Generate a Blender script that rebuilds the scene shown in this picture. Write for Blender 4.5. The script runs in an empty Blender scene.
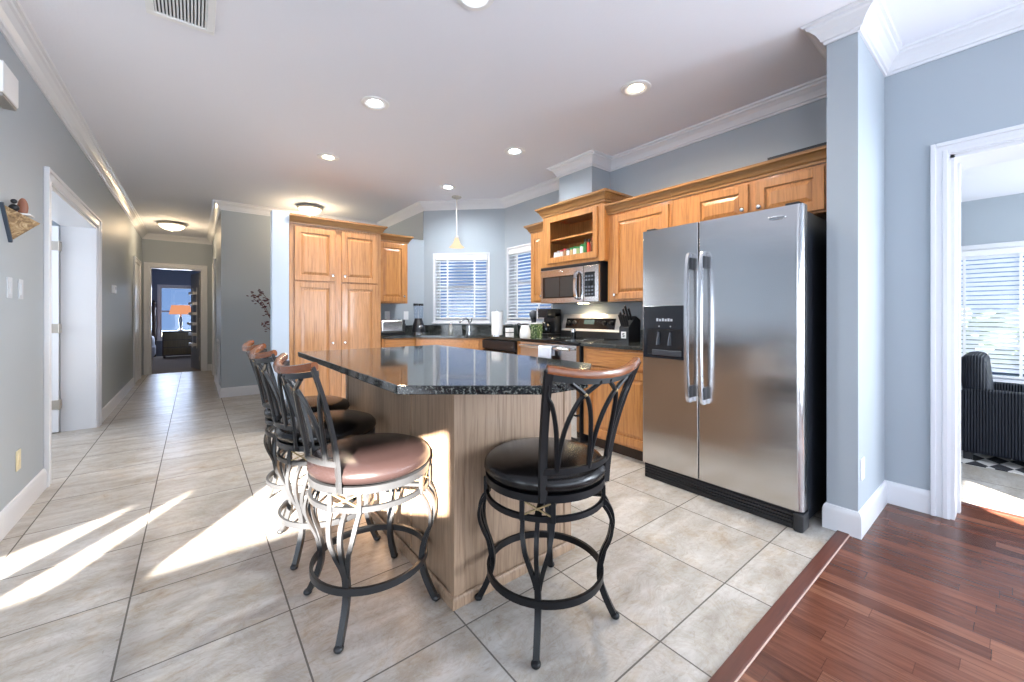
import bpy, bmesh, math, random
from mathutils import Vector, Matrix
random.seed(7)
PI = math.pi
R = math.radians
S = bpy.context.scene
C = S.collection

# ------------------------------------------------------------------ camera, world, sun, exposure
cam_d = bpy.data.cameras.new('camera'); cam = bpy.data.objects.new('camera', cam_d); C.objects.link(cam)
cam.location = (0, 0, 1.16)
cam.rotation_euler = (R(90), 0, -R(38.3))
cam_d.sensor_fit = 'HORIZONTAL'; cam_d.sensor_width = 36.0
cam_d.lens = 402.0 * 36.0 / 1024.0
cam_d.shift_y = -(341.0 - 315.15) / 1024.0
cam_d.clip_start = 0.05; cam_d.clip_end = 200
S.camera = cam
S.view_settings.view_transform = 'Standard'
S.view_settings.look = 'None'
S.view_settings.gamma = 1.0
S.view_settings.use_curve_mapping = False
S.view_settings.exposure = 1.04
S.cycles.use_denoising = True
S.cycles.sample_clamp_indirect = 5.0
S.cycles.max_bounces = 10
S.cycles.diffuse_bounces = 6
S.cycles.glossy_bounces = 5
S.cycles.transparent_max_bounces = 16
S.cycles.caustics_reflective = False
S.cycles.caustics_refractive = False

W = bpy.data.worlds.new('world'); S.world = W; W.use_nodes = True
nt = W.node_tree; nt.nodes.clear()
wo = nt.nodes.new('ShaderNodeOutputWorld'); bg = nt.nodes.new('ShaderNodeBackground')
tcw = nt.nodes.new('ShaderNodeTexCoord'); sep = nt.nodes.new('ShaderNodeSeparateXYZ')
rmp = nt.nodes.new('ShaderNodeValToRGB')
nt.links.new(tcw.outputs['Generated'], sep.inputs[0]); nt.links.new(sep.outputs['Z'], rmp.inputs[0])
rmp.color_ramp.elements[0].position = 0.0; rmp.color_ramp.elements[0].color = (0.32, 0.54, 1.0, 1)
rmp.color_ramp.elements[1].position = 0.5; rmp.color_ramp.elements[1].color = (0.07, 0.22, 0.80, 1)
nt.links.new(rmp.outputs[0], bg.inputs[0]); bg.inputs[1].default_value = 0.38
nt.links.new(bg.outputs[0], wo.inputs[0])

SUN_DIR = Vector((0.596, 0.803, -0.281)).normalized()
sd = bpy.data.lights.new('sun', 'SUN'); sd.energy = 75.0; sd.angle = R(0.55); sd.color = (1.0, 0.93, 0.84)
so = bpy.data.objects.new('sun', sd); C.objects.link(so)
so.rotation_euler = SUN_DIR.to_track_quat('-Z', 'Y').to_euler(); so.location = (-20, -27, 12)

def area(name, loc, direction, sx, sy, power, color):
    l = bpy.data.lights.new(name, 'AREA'); l.shape = 'RECTANGLE'; l.size = sx; l.size_y = sy
    l.energy = power; l.color = color
    o = bpy.data.objects.new(name, l); C.objects.link(o); o.location = loc
    o.rotation_euler = Vector(direction).to_track_quat('-Z', 'Z').to_euler()
    return o
# area lamps added inside the rooms for daylight, most with no opening behind
area('daylight_back_doors', (1.0, -2.42, 1.15), (0, 1, 0.12), 4.0, 2.0, 50, (0.76, 0.86, 1.0))
area('daylight_back_left', (-3.3, -2.42, 1.0), (0.3, 1, 0.1), 2.6, 1.4, 75, (0.80, 0.89, 1.0))
area('daylight_left', (-5.1, 0.4, 1.3), (1, 0, 0.1), 3.6, 1.8, 55, (0.80, 0.89, 1.0))
area('fill_right', (3.30, -1.95, 1.3), (-1, 0.05, 0.12), 1.0, 1.8, 100, (0.82, 0.90, 1.0))  # added fill lamp to brighten the left wall, no window here
area('fill_sunroom', (5.4, -2.42, 1.2), (0, 1, 0.0), 2.8, 1.9, 85, (0.84, 0.92, 1.0))  # added fill lamp to whiten the sunroom blinds, solid wall behind
area('daylight_bedroom', (-0.4, 14.93, 1.3), (0, -1, -0.1), 0.8, 1.3, 22, (0.60, 0.74, 1.0))
area('daylight_side_room', (-2.5, 5.0, 1.5), (1, 0, 0), 1.2, 1.4, 22, (0.85, 0.92, 1.0))

# ------------------------------------------------------------------ materials
def mat(name, col, rough=0.5, metal=0.0, spec=0.5, coat=0.0, emit=None, es=0.0):
    m = bpy.data.materials.new(name); m.use_nodes = True
    b = m.node_tree.nodes['Principled BSDF']
    b.inputs['Base Color'].default_value = (*col, 1); b.inputs['Roughness'].default_value = rough
    b.inputs['Metallic'].default_value = metal; b.inputs['Specular IOR Level'].default_value = spec
    b.inputs['Coat Weight'].default_value = coat; b.inputs['Coat Roughness'].default_value = 0.08
    if emit:
        b.inputs['Emission Color'].default_value = (*emit, 1); b.inputs['Emission Strength'].default_value = es
    return m
def N(m, t, **kw):
    n = m.node_tree.nodes.new(t)
    for k, v in kw.items(): setattr(n, k, v)
    return n
def L(m, a, b): m.node_tree.links.new(a, b)
def P(m): return m.node_tree.nodes['Principled BSDF']
def coords(m, scale=(1, 1, 1), rot=(0, 0, 0), loc=(0, 0, 0)):
    t = N(m, 'ShaderNodeTexCoord'); mp = N(m, 'ShaderNodeMapping')
    mp.inputs['Scale'].default_value = scale; mp.inputs['Rotation'].default_value = rot; mp.inputs['Location'].default_value = loc
    L(m, t.outputs['Object'], mp.inputs[0]); return mp.outputs[0]
def ramp(m, fac, stops):
    r = N(m, 'ShaderNodeValToRGB'); cr = r.color_ramp
    while len(cr.elements) < len(stops): cr.elements.new(0.5)
    for e, (p, c) in zip(cr.elements, stops):
        e.position = p; e.color = (*c, 1)
    L(m, fac, r.inputs[0]); return r.outputs[0]
def noise(m, vec, scale, detail=4, rough=0.55, dist=0.0):
    n = N(m, 'ShaderNodeTexNoise'); n.inputs['Scale'].default_value = scale; n.inputs['Detail'].default_value = detail
    n.inputs['Roughness'].default_value = rough; n.inputs['Distortion'].default_value = dist
    L(m, vec, n.inputs['Vector']); return n.outputs['Fac']
def bump(m, h, strength=0.2, dist=0.002):
    b = N(m, 'ShaderNodeBump'); b.inputs['Strength'].default_value = strength; b.inputs['Distance'].default_value = dist
    L(m, h, b.inputs['Height']); L(m, b.outputs[0], P(m).inputs['Normal'])
def mix(m, fac, a, b, mode='MIX'):
    n = N(m, 'ShaderNodeMix', data_type='RGBA', blend_type=mode)
    if isinstance(fac, (int, float)): n.inputs[0].default_value = fac
    else: L(m, fac, n.inputs[0])
    for i, v in ((6, a), (7, b)):
        if isinstance(v, tuple): n.inputs[i].default_value = (*v, 1)
        else: L(m, v, n.inputs[i])
    return n.outputs[2]
def math_(m, op, a, b=None):
    n = N(m, 'ShaderNodeMath', operation=op)
    for i, v in ((0, a), (1, b)):
        if v is None: continue
        if isinstance(v, (int, float)): n.inputs[i].default_value = v
        else: L(m, v, n.inputs[i])
    return n.outputs[0]

def paint(name, col, rough=0.6, bs=0.12):
    m = mat(name, col, rough, spec=0.3); v = coords(m)
    bump(m, noise(m, v, 90, 3), bs, 0.002); return m
WALL = paint('wall_paint', (0.38, 0.425, 0.465), 0.5)
COLP = paint('pale_column_paint', (0.46, 0.55, 0.66), 0.5)
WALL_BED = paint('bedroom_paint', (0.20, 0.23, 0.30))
CEIL = paint('ceiling_paint', (0.80, 0.81, 0.87), 0.8, 0.35)
TRIM = mat('white_trim', (0.70, 0.71, 0.74), 0.3)
WHITE = mat('white_plastic', (0.82, 0.82, 0.82), 0.35)
ALMOND = mat('almond_plastic', (0.70, 0.62, 0.42), 0.4)
DOORW = mat('white_door', (0.76, 0.78, 0.82), 0.35)

def oak(name, base, dark, rough=0.32, horiz=False, coat=0.35):
    m = mat(name, base, rough, coat=coat)
    sc = (3.0, 1, 34) if horiz else (34, 34, 1.6)
    if horiz: sc = (1.6, 34, 34)
    v = coords(m, sc)
    a = noise(m, v, 1.6, 6, 0.6, 1.2)
    v2 = coords(m, (9, 9, 0.8) if not horiz else (0.8, 9, 9))
    b = noise(m, v2, 1.0, 3, 0.5, 2.5)
    c = ramp(m, a, [(0.36, dark), (0.46, tuple((x + y) / 2 for x, y in zip(base, dark))), (0.56, base)])
    c2 = ramp(m, b, [(0.35, tuple(x * 0.86 for x in base)), (0.65, tuple(min(1, x * 1.12) for x in base))])
    L(m, mix(m, 0.35, c, c2), P(m).inputs['Base Color'])
    bump(m, a, 0.12, 0.001); return m
OAK = oak('honey_oak', (0.50, 0.225, 0.070), (0.27, 0.105, 0.030))
OAKH = oak('honey_oak_rail', (0.50, 0.225, 0.070), (0.27, 0.105, 0.030), horiz=True)
OAKL = oak('light_oak', (0.50, 0.255, 0.11), (0.27, 0.12, 0.047))
OAKI = oak('washed_oak', (0.33, 0.222, 0.145), (0.165, 0.10, 0.06), 0.45, coat=0.1)
CROWN_OAK = oak('crown_oak', (0.36, 0.185, 0.065), (0.22, 0.10, 0.035), horiz=True)

# black granite with grey-green flecks
GRAN = mat('black_granite', (0.012, 0.013, 0.014), 0.07, spec=0.6)
v = coords(GRAN); vo = N(GRAN, 'ShaderNodeTexVoronoi'); vo.inputs['Scale'].default_value = 110; L(GRAN, v, vo.inputs['Vector'])
nz = noise(GRAN, v, 120, 4, 0.6)
f = ramp(GRAN, nz, [(0.48, (0.008, 0.009, 0.010)), (0.54, (0.030, 0.034, 0.032)), (0.60, (0.12, 0.13, 0.12)), (0.68, (0.22, 0.22, 0.19))])
sh = ramp(GRAN, vo.outputs['Distance'], [(0.0, (0.05, 0.055, 0.05)), (0.3, (0.0, 0.0, 0.0))])
L(GRAN, mix(GRAN, 1.0, f, sh, 'ADD'), P(GRAN).inputs['Base Color'])

# stone-look floor tile, grout grid
TILE = mat('stone_tile', (0.5, 0.46, 0.41), 0.28, spec=0.45)
def grid_tile(m, px, ox, py, oy, g=0.006):
    t = N(m, 'ShaderNodeTexCoord'); sp = N(m, 'ShaderNodeSeparateXYZ'); L(m, t.outputs['Object'], sp.inputs[0])
    fs = []; ids = []
    for ax, p, o in (('X', px, ox), ('Y', py, oy)):
        q = math_(m, 'DIVIDE', math_(m, 'SUBTRACT', sp.outputs[ax], o), p)
        fr = math_(m, 'FRACT', q); ids.append(math_(m, 'FLOOR', q))
        d = math_(m, 'MINIMUM', fr, math_(m, 'SUBTRACT', 1.0, fr))
        fs.append(math_(m, 'LESS_THAN', d, g / 2 / p))
    gm = math_(m, 'MAXIMUM', fs[0], fs[1])
    cb = N(m, 'ShaderNodeCombineXYZ'); L(m, ids[0], cb.inputs[0]); L(m, ids[1], cb.inputs[1])
    wn = N(m, 'ShaderNodeTexWhiteNoise', noise_dimensions='2D'); L(m, cb.outputs[0], wn.inputs['Vector'])
    off = N(m, 'ShaderNodeVectorMath', operation='MULTIPLY_ADD')
    L(m, wn.outputs['Color'], off.inputs[0]); off.inputs[1].default_value = (7, 7, 7); L(m, t.outputs['Object'], off.inputs[2])
    return gm, off.outputs[0], wn.outputs['Value']
gm, ov, rv = grid_tile(TILE, 0.502, 0.295, 0.493, 0.795)
mp = N(TILE, 'ShaderNodeMapping'); mp.inputs['Rotation'].default_value = (0, 0, R(24)); mp.inputs['Scale'].default_value = (1.1, 3.2, 1)
L(TILE, ov, mp.inputs[0])
n1 = noise(TILE, mp.outputs[0], 2.2, 8, 0.62, 0.9)
n2 = noise(TILE, ov, 7.5, 7, 0.65, 0.8)
n3 = noise(TILE, mp.outputs[0], 13, 6, 0.7, 1.5)
c1 = ramp(TILE, n1, [(0.30, (0.32, 0.29, 0.25)), (0.50, (0.43, 0.405, 0.37)), (0.68, (0.54, 0.52, 0.49))])
c2 = ramp(TILE, n2, [(0.50, (1, 1, 1)), (0.66, (0.93, 0.86, 0.77)), (0.76, (0.72, 0.58, 0.43))])
c3 = ramp(TILE, n3, [(0.32, (0.80, 0.76, 0.71)), (0.44, (0.96, 0.95, 0.94)), (0.52, (1, 1, 1)), (0.75, (1.0, 1.0, 1.0))])
n4 = noise(TILE, ov, 5.0, 9, 0.72, 2.6)
c4 = ramp(TILE, n4, [(0.455, (1, 1, 1)), (0.495, (0.74, 0.66, 0.56)), (0.515, (0.78, 0.71, 0.62)), (0.56, (1, 1, 1))])
cc = mix(TILE, 0.35, mix(TILE, 1.0, mix(TILE, 1.0, c1, c2, 'MULTIPLY'), c3, 'MULTIPLY'), c4, 'MULTIPLY')
L(TILE, mix(TILE, gm, cc, (0.13, 0.115, 0.10)), P(TILE).inputs['Base Color'])
rr = N(TILE, 'ShaderNodeMapRange'); rr.inputs['To Min'].default_value = 0.22; rr.inputs['To Max'].default_value = 0.40
L(TILE, n2, rr.inputs['Value'])
L(TILE, math_(TILE, 'MAXIMUM', rr.outputs[0], math_(TILE, 'MULTIPLY', gm, 0.8)), P(TILE).inputs['Roughness'])
hh = math_(TILE, 'SUBTRACT', math_(TILE, 'MULTIPLY', n2, 0.25), gm)
bump(TILE, hh, 0.25, 0.002)

# reddish laminate planks running along Y
PLANK = mat('laminate_planks', (0.16, 0.05, 0.03), 0.22, spec=0.4)
t = N(PLANK, 'ShaderNodeTexCoord'); sp = N(PLANK, 'ShaderNodeSeparateXYZ'); L(PLANK, t.outputs['Object'], sp.inputs[0])
row = math_(PLANK, 'FLOOR', math_(PLANK, 'DIVIDE', sp.outputs['X'], 0.070))
w1 = N(PLANK, 'ShaderNodeTexWhiteNoise', noise_dimensions='1D'); L(PLANK, row, w1.inputs['W'])
yy = math_(PLANK, 'ADD', math_(PLANK, 'DIVIDE', sp.outputs['Y'], 0.52), math_(PLANK, 'MULTIPLY', w1.outputs['Value'], 9.0))
cb = N(PLANK, 'ShaderNodeCombineXYZ'); L(PLANK, row, cb.inputs[0]); L(PLANK, math_(PLANK, 'FLOOR', yy), cb.inputs[1])
w2 = N(PLANK, 'ShaderNodeTexWhiteNoise', noise_dimensions='2D'); L(PLANK, cb.outputs[0], w2.inputs['Vector'])
base = ramp(PLANK, w2.outputs['Value'], [(0.0, (0.088, 0.030, 0.017)), (0.45, (0.118, 0.041, 0.023)), (0.85, (0.145, 0.053, 0.030)), (1.0, (0.20, 0.085, 0.050))])
off = N(PLANK, 'ShaderNodeVectorMath', operation='MULTIPLY_ADD'); L(PLANK, w2.outputs['Color'], off.inputs[0]); off.inputs[1].default_value = (5, 5, 5); L(PLANK, t.outputs['Object'], off.inputs[2])
mp = N(PLANK, 'ShaderNodeMapping'); mp.inputs['Scale'].default_value = (26, 2.0, 1); L(PLANK, off.outputs[0], mp.inputs[0])
gr = noise(PLANK, mp.outputs[0], 2.0, 6, 0.65, 1.0)
gc = ramp(PLANK, gr, [(0.3, (0.55, 0.5, 0.5)), (0.55, (1, 1, 1)), (0.75, (1.25, 1.25, 1.25))])
fx = math_(PLANK, 'FRACT', math_(PLANK, 'DIVIDE', sp.outputs['X'], 0.070)); fy = math_(PLANK, 'FRACT', yy)
seam = math_(PLANK, 'MAXIMUM', math_(PLANK, 'LESS_THAN', fx, 0.025), math_(PLANK, 'LESS_THAN', fy, 0.004))
L(PLANK, mix(PLANK, math_(PLANK, 'MULTIPLY', seam, 0.6), mix(PLANK, 1.0, base, gc, 'MULTIPLY'), (0.04, 0.012, 0.008)), P(PLANK).inputs['Base Color'])
STRIPW = oak('threshold_wood', (0.10, 0.032, 0.020), (0.06, 0.018, 0.012), 0.4, horiz=True, coat=0.0)
STRIPM = mat('threshold_light_edge', (0.55, 0.38, 0.33), 0.35)

CARPET = mat('carpet', (0.30, 0.25, 0.21), 0.95, spec=0.1); bump(CARPET, noise(CARPET, coords(CARPET), 240, 3), 0.8, 0.006)

STEEL = mat('brushed_steel', (0.62, 0.61, 0.61), 0.24, metal=1.0); P(STEEL).inputs['Anisotropic'].default_value = 0.6
v = coords(STEEL, (1.5, 1.5, 260)); ns = noise(STEEL, v, 1.0, 3, 0.6); sw_ = noise(STEEL, coords(STEEL, (0.5, 0.5, 3.2)), 1.0, 2, 0.5, 0.6); bump(STEEL, math_(STEEL, 'ADD', math_(STEEL, 'MULTIPLY', ns, 0.02), sw_), 0.30, 0.012)
v = coords(STEEL, (0.6, 0.6, 5.0)); nw = noise(STEEL, v, 1.0, 2, 0.5)
mr = N(STEEL, 'ShaderNodeMapRange'); mr.inputs['To Min'].default_value = 0.13; mr.inputs['To Max'].default_value = 0.24; L(STEEL, nw, mr.inputs['Value']); L(STEEL, mr.outputs[0], P(STEEL).inputs['Roughness'])
CHROME = mat('chrome', (0.75, 0.76, 0.78), 0.12, metal=1.0)
NICKEL = mat('brushed_nickel', (0.52, 0.48, 0.43), 0.35, metal=0.6)
BLACKP = mat('black_plastic', (0.012, 0.013, 0.016), 0.3)
BLACKG = mat('black_glass', (0.006, 0.007, 0.009), 0.06, spec=0.6)
GREYBTN = mat('grey_print', (0.45, 0.48, 0.52), 0.4)
DKGREY = mat('dark_grey', (0.05, 0.055, 0.065), 0.35)
KICK = mat('toe_kick', (0.05, 0.03, 0.02), 0.7)
IRON = mat('dark_wrought_metal', (0.007, 0.0073, 0.0085), 0.38, metal=0.0, spec=0.22)
IRON_SUNLIT = mat('sunlit_wrought_metal', (0.020, 0.0205, 0.022), 0.32, metal=0.0, spec=0.45)  # same metal as the dark one, sunlight put into the lighter colour
GOLD = mat('antique_gold', (0.30, 0.23, 0.12), 0.4, metal=0.6)
RAIL = oak('cherry_rail', (0.20, 0.060, 0.016), (0.12, 0.032, 0.009), 0.26, horiz=True, coat=0.2)
def leather(name, col, r):
    m = mat(name, col, r, spec=0.4); bump(m, noise(m, coords(m), 130, 3, 0.6), 0.18, 0.002); return m
LEATH = leather('dark_leather', (0.006, 0.0052, 0.0052), 0.24)
LEATHB = leather('brown_leather', (0.015, 0.009, 0.0085), 0.27)
BLIND = mat('blind_slats', (0.80, 0.83, 0.88), 0.5)
CERAM = mat('white_ceramic', (0.8, 0.8, 0.8), 0.2)
PAPER = mat('paper', (0.85, 0.86, 0.88), 0.9)
CLOTH = mat('towel_cloth', (0.62, 0.68, 0.80), 0.95)
LEAF = mat('burgundy_leaf', (0.07, 0.004, 0.014), 0.5)
STEM = mat('brown_stem', (0.16, 0.08, 0.06), 0.7)
GREENB = mat('green_print', (0.3, 0.4, 0.15), 0.5)
ng = noise(GREENB, coords(GREENB), 55, 2); L(GREENB, ramp(GREENB, ng, [(0.45, (0.015, 0.04, 0.012)), (0.53, (0.10, 0.20, 0.05)), (0.62, (0.40, 0.42, 0.30))]), P(GREENB).inputs['Base Color'])
WICK = mat('black_wicker', (0.008, 0.011, 0.019), 0.6, spec=0.25)
wv = N(WICK, 'ShaderNodeTexWave', wave_type='BANDS', bands_direction='Y'); wv.inputs['Scale'].default_value = 20; L(WICK, coords(WICK), wv.inputs['Vector']); bump(WICK, wv.outputs['Fac'], 0.9, 0.01)
RUG = mat('patterned_rug', (0.5, 0.5, 0.5), 0.95)
ck = N(RUG, 'ShaderNodeTexChecker'); ck.inputs['Scale'].default_value = 6.0; ck.inputs['Color1'].default_value = (0.02, 0.02, 0.025, 1); ck.inputs['Color2'].default_value = (0.62, 0.60, 0.57, 1)
L(RUG, coords(RUG, (1, 1.9, 0.01), (0, 0, R(33))), ck.inputs['Vector']); L(RUG, ck.outputs[0], P(RUG).inputs['Base Color'])
DRESS = oak('dresser_wood', (0.13, 0.085, 0.03), (0.06, 0.04, 0.015), 0.4)
DKWOOD = oak('dark_wood', (0.05, 0.022, 0.012), (0.02, 0.01, 0.006), 0.35)
BEDC = mat('bedding', (0.50, 0.48, 0.50), 0.95); bump(BEDC, noise(BEDC, coords(BEDC), 9, 3), 0.9, 0.04)
STONE = mat('plaque_wood', (0.33, 0.22, 0.12), 0.6); L(STONE, ramp(STONE, noise(STONE, coords(STONE), 28, 5, 0.7, 1), [(0.35, (0.12, 0.07, 0.035)), (0.5, (0.34, 0.22, 0.11)), (0.65, (0.58, 0.45, 0.28))]), P(STONE).inputs['Base Color'])
REDOVAL = mat('copper_disc', (0.30, 0.12, 0.07), 0.5)
GROUND = mat('outside_ground', (0.32, 0.33, 0.28), 0.9)
FOL = mat('foliage', (0.10, 0.16, 0.07), 0.8); L(FOL, ramp(FOL, noise(FOL, coords(FOL), 6, 5, 0.7), [(0.35, (0.03, 0.06, 0.03)), (0.65, (0.22, 0.30, 0.14))]), P(FOL).inputs['Base Color'])

def emis(name, col, s):
    m = bpy.data.materials.new(name); m.use_nodes = True; m.node_tree.nodes.clear()
    o = N(m, 'ShaderNodeOutputMaterial'); e = N(m, 'ShaderNodeEmission'); e.inputs[0].default_value = (*col, 1); e.inputs[1].default_value = s
    L(m, e.outputs[0], o.inputs[0]); return m
LAMP_C = emis('cool_lamp', (0.86, 0.93, 1.0), 22)
LAMP_W = emis('warm_lamp', (1.0, 0.80, 0.56), 22)
DOME = emis('lit_dome_glass', (1.0, 0.80, 0.56), 2.6)
SHADE_P = emis('pendant_glass_lit', (1.0, 0.78, 0.52), 0.6)
SHADE_B = emis('lit_fabric_shade', (1.0, 0.42, 0.22), 0.42)
HOODL = emis('hood_lamp', (1.0, 0.78, 0.45), 30)

def glass(name, tint=(1, 1, 1), r=0.02):
    m = bpy.data.materials.new(name); m.use_nodes = True; m.node_tree.nodes.clear()
    o = N(m, 'ShaderNodeOutputMaterial'); tr = N(m, 'ShaderNodeBsdfTransparent'); gl = N(m, 'ShaderNodeBsdfGlossy'); fr = N(m, 'ShaderNodeLayerWeight'); mx = N(m, 'ShaderNodeMixShader')
    tr.inputs[0].default_value = (*tint, 1); gl.inputs['Roughness'].default_value = r
    fr.inputs[0].default_value = 0.5; L(m, math_(m, 'ADD', math_(m, 'MULTIPLY', math_(m, 'POWER', fr.outputs['Facing'], 5.0), 0.9), 0.04), mx.inputs[0]); L(m, tr.outputs[0], mx.inputs[1]); L(m, gl.outputs[0], mx.inputs[2]); L(m, mx.outputs[0], o.inputs[0]); return m
GLASS = glass('window_glass')
GLASSC = glass('clear_plastic', (0.80, 0.84, 0.90))

# ------------------------------------------------------------------ mesh builder
class MB:
    def __init__(s, M=None):
        s.bm = bmesh.new(); s.M = M or Matrix.Identity(4)
    def tv(s, vs, M=None):
        MM = s.M @ M if M is not None else s.M
        for v in vs: v.co = MM @ v.co
    def box(s, x0, y0, z0, x1, y1, z1, b=0.0, M=None, seg=2):
        x0, x1 = sorted((x0, x1)); y0, y1 = sorted((y0, y1)); z0, z1 = sorted((z0, z1))
        r = bmesh.ops.create_cube(s.bm, size=1.0); vs = r['verts']
        for v in vs: v.co = Vector(((x0 + x1) / 2 + v.co.x * (x1 - x0), (y0 + y1) / 2 + v.co.y * (y1 - y0), (z0 + z1) / 2 + v.co.z * (z1 - z0)))
        if b > 0:
            es = list({e for v in vs for e in v.link_edges})
            rb = bmesh.ops.bevel(s.bm, geom=es, offset=min(b, (x1 - x0) * .45, (y1 - y0) * .45, (z1 - z0) * .45), segments=seg, affect='EDGES', profile=0.5)
            vs = list({v for v in rb['verts']} | {v for v in vs if v.is_valid})
        s.tv(vs, M); return s
    def poly(s, pts, z0, z1, b=0.0, M=None):
        lo = [s.bm.verts.new((p[0], p[1], z0)) for p in pts]; hi = [s.bm.verts.new((p[0], p[1], z1)) for p in pts]
        n = len(pts); s.bm.faces.new(list(reversed(lo))); s.bm.faces.new(hi)
        for i in range(n): s.bm.faces.new((lo[i], lo[(i + 1) % n], hi[(i + 1) % n], hi[i]))
        vs = lo + hi
        if b > 0:
            es = list({e for v in vs for e in v.link_edges if abs(e.verts[0].co.z - e.verts[1].co.z) < 1e-6})
            rb = bmesh.ops.bevel(s.bm, geom=es, offset=b, segments=2, affect='EDGES', profile=0.5)
            vs = list({v for v in rb['verts']} | {v for v in vs if v.is_valid})
        s.tv(vs, M); return s
    def lathe(s, prof, seg=28, M=None, c=(0, 0, 0), cap=True):
        rings = []
        for r, z in prof:
            if r < 1e-5: rings.append([s.bm.verts.new((c[0], c[1], c[2] + z))])
            else: rings.append([s.bm.verts.new((c[0] + r * math.cos(2 * PI * k / seg), c[1] + r * math.sin(2 * PI * k / seg), c[2] + z)) for k in range(seg)])
        for a, b in zip(rings, rings[1:]):
            for k in range(seg):
                k2 = (k + 1) % seg
                if len(a) == 1 and len(b) == 1: continue
                if len(a) == 1: s.bm.faces.new((a[0], b[k2], b[k]))
                elif len(b) == 1: s.bm.faces.new((a[k], a[k2], b[0]))
                else: s.bm.faces.new((a[k], a[k2], b[k2], b[k]))
        if cap:
            if len(rings[0]) > 1: s.bm.faces.new(list(reversed(rings[0])))
            if len(rings[-1]) > 1: s.bm.faces.new(rings[-1])
        s.tv([v for r in rings for v in r], M); return s
    def cyl(s, p0, p1, r, r1=None, seg=20, M=None):
        p0 = Vector(p0); p1 = Vector(p1); d = p1 - p0
        q = d.to_track_quat('Z', 'Y').to_matrix().to_4x4()
        MM = Matrix.Translation(p0) @ q
        return s.lathe([(r, 0), (r if r1 is None else r1, d.length)], seg, (M @ MM) if M is not None else MM)
    def sweep(s, pts, sec, closed=False, up=None, M=None, scales=None, cap=True):
        pts = [Vector(p) for p in pts]; n = len(pts); rings = []; prev = None
        for i, p in enumerate(pts):
            if closed: t = (pts[(i + 1) % n] - pts[i - 1])
            else: t = pts[min(i + 1, n - 1)] - pts[max(i - 1, 0)]
            t.normalize()
            if up is not None:
                u = up(i, p) if callable(up) else Vector(up)
                a = t.cross(u)
                if a.length < 1e-6: a = Vector((1, 0, 0))
                a.normalize(); bb = a.cross(t).normalized()
            else:
                if prev is None:
                    h = Vector((0, 0, 1)) if abs(t.z) < 0.9 else Vector((1, 0, 0))
                    a = t.cross(h).normalized()
                else:
                    a = (prev - t * prev.dot(t)).normalized()
                bb = a.cross(t).normalized()
            prev = a; k = scales[i] if scales else 1.0
            rings.append([s.bm.verts.new(p + a * x * k + bb * y * k) for x, y in sec])
        m = len(sec)
        for i in range(n if closed else n - 1):
            A = rings[i]; B = rings[(i + 1) % n]
            for k in range(m): s.bm.faces.new((A[k], A[(k + 1) % m], B[(k + 1) % m], B[k]))
        if not closed and cap:
            s.bm.faces.new(list(reversed(rings[0]))); s.bm.faces.new(rings[-1])
        s.tv([v for r in rings for v in r], M); return s
    def tube(s, pts, r, seg=8, closed=False, M=None, scales=None):
        sec = [(r * math.cos(2 * PI * k / seg), r * math.sin(2 * PI * k / seg)) for k in range(seg)]
        return s.sweep(pts, sec, closed, None, M, scales)
    def ball(s, c, r, sz=(1, 1, 1), u=14, v=8, M=None):
        res = bmesh.ops.create_uvsphere(s.bm, u_segments=u, v_segments=v, radius=1.0); vs = res['verts']
        for w in vs: w.co = Vector((c[0] + w.co.x * r * sz[0], c[1] + w.co.y * r * sz[1], c[2] + w.co.z * r * sz[2]))
        s.tv(vs, M); return s
    def mold(s, path, prof, closed=False, z=0.0):
        """moulding profile [(out, height)] along a floor-plan path, out = to the left of travel, mitred"""
        n = len(path); rings = []
        for i, p in enumerate(path):
            p = Vector(p)
            d0 = (p - Vector(path[i - 1])).normalized() if (i > 0 or closed) else None
            d1 = (Vector(path[(i + 1) % n]) - p).normalized() if (i < n - 1 or closed) else None
            if d0 is None: d0 = d1
            if d1 is None: d1 = d0
            n0 = Vector((-d0.y, d0.x)); n1 = Vector((-d1.y, d1.x)); mm = (n0 + n1)
            mm = mm / max(1e-6, (mm.dot(n0)))
            rings.append([s.bm.verts.new((p.x + mm.x * o, p.y + mm.y * o, z + h)) for o, h in prof])
        m = len(prof)
        for i in range(n if closed else n - 1):
            A = rings[i]; B = rings[(i + 1) % n]
            for k in range(m): s.bm.faces.new((A[k], A[(k + 1) % m], B[(k + 1) % m], B[k]))
        if not closed:
            s.bm.faces.new(list(reversed(rings[0]))); s.bm.faces.new(rings[-1])
        s.tv([v for r in rings for v in r]); return s
    def build(s, name, m, parent=None, smooth=35, wn=True, **props):
        bmesh.ops.recalc_face_normals(s.bm, faces=s.bm.faces)
        me = bpy.data.meshes.new(name); s.bm.to_mesh(me); s.bm.free()
        me.materials.append(m)
        if smooth:
            me.polygons.foreach_set('use_smooth', [True] * len(me.polygons)); me.set_sharp_from_angle(angle=R(smooth))
        o = bpy.data.objects.new(name, me); C.objects.link(o)
        if parent is not None: o.parent = parent
        if smooth and wn:
            md = o.modifiers.new('normals', 'WEIGHTED_NORMAL'); md.keep_sharp = True; md.weight = 90
        for k, w in props.items(): o[k] = w
        return o
def spline(P_, n=8):
    P_ = [Vector(p) for p in P_]; out = []
    Q = [P_[0] * 2 - P_[1]] + P_ + [P_[-1] * 2 - P_[-2]]
    for i in range(1, len(Q) - 2):
        a, b, c, d = Q[i - 1:i + 3]
        for k in range(n):
            t = k / n
            out.append(0.5 * ((2 * b) + (c - a) * t + (2 * a - 5 * b + 4 * c - d) * t * t + (3 * b - a - 3 * c + d) * t ** 3))
    out.append(P_[-1]); return out
def rect(w, h): return [(-w / 2, -h / 2), (w / 2, -h / 2), (w / 2, h / 2), (-w / 2, h / 2)]
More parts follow.
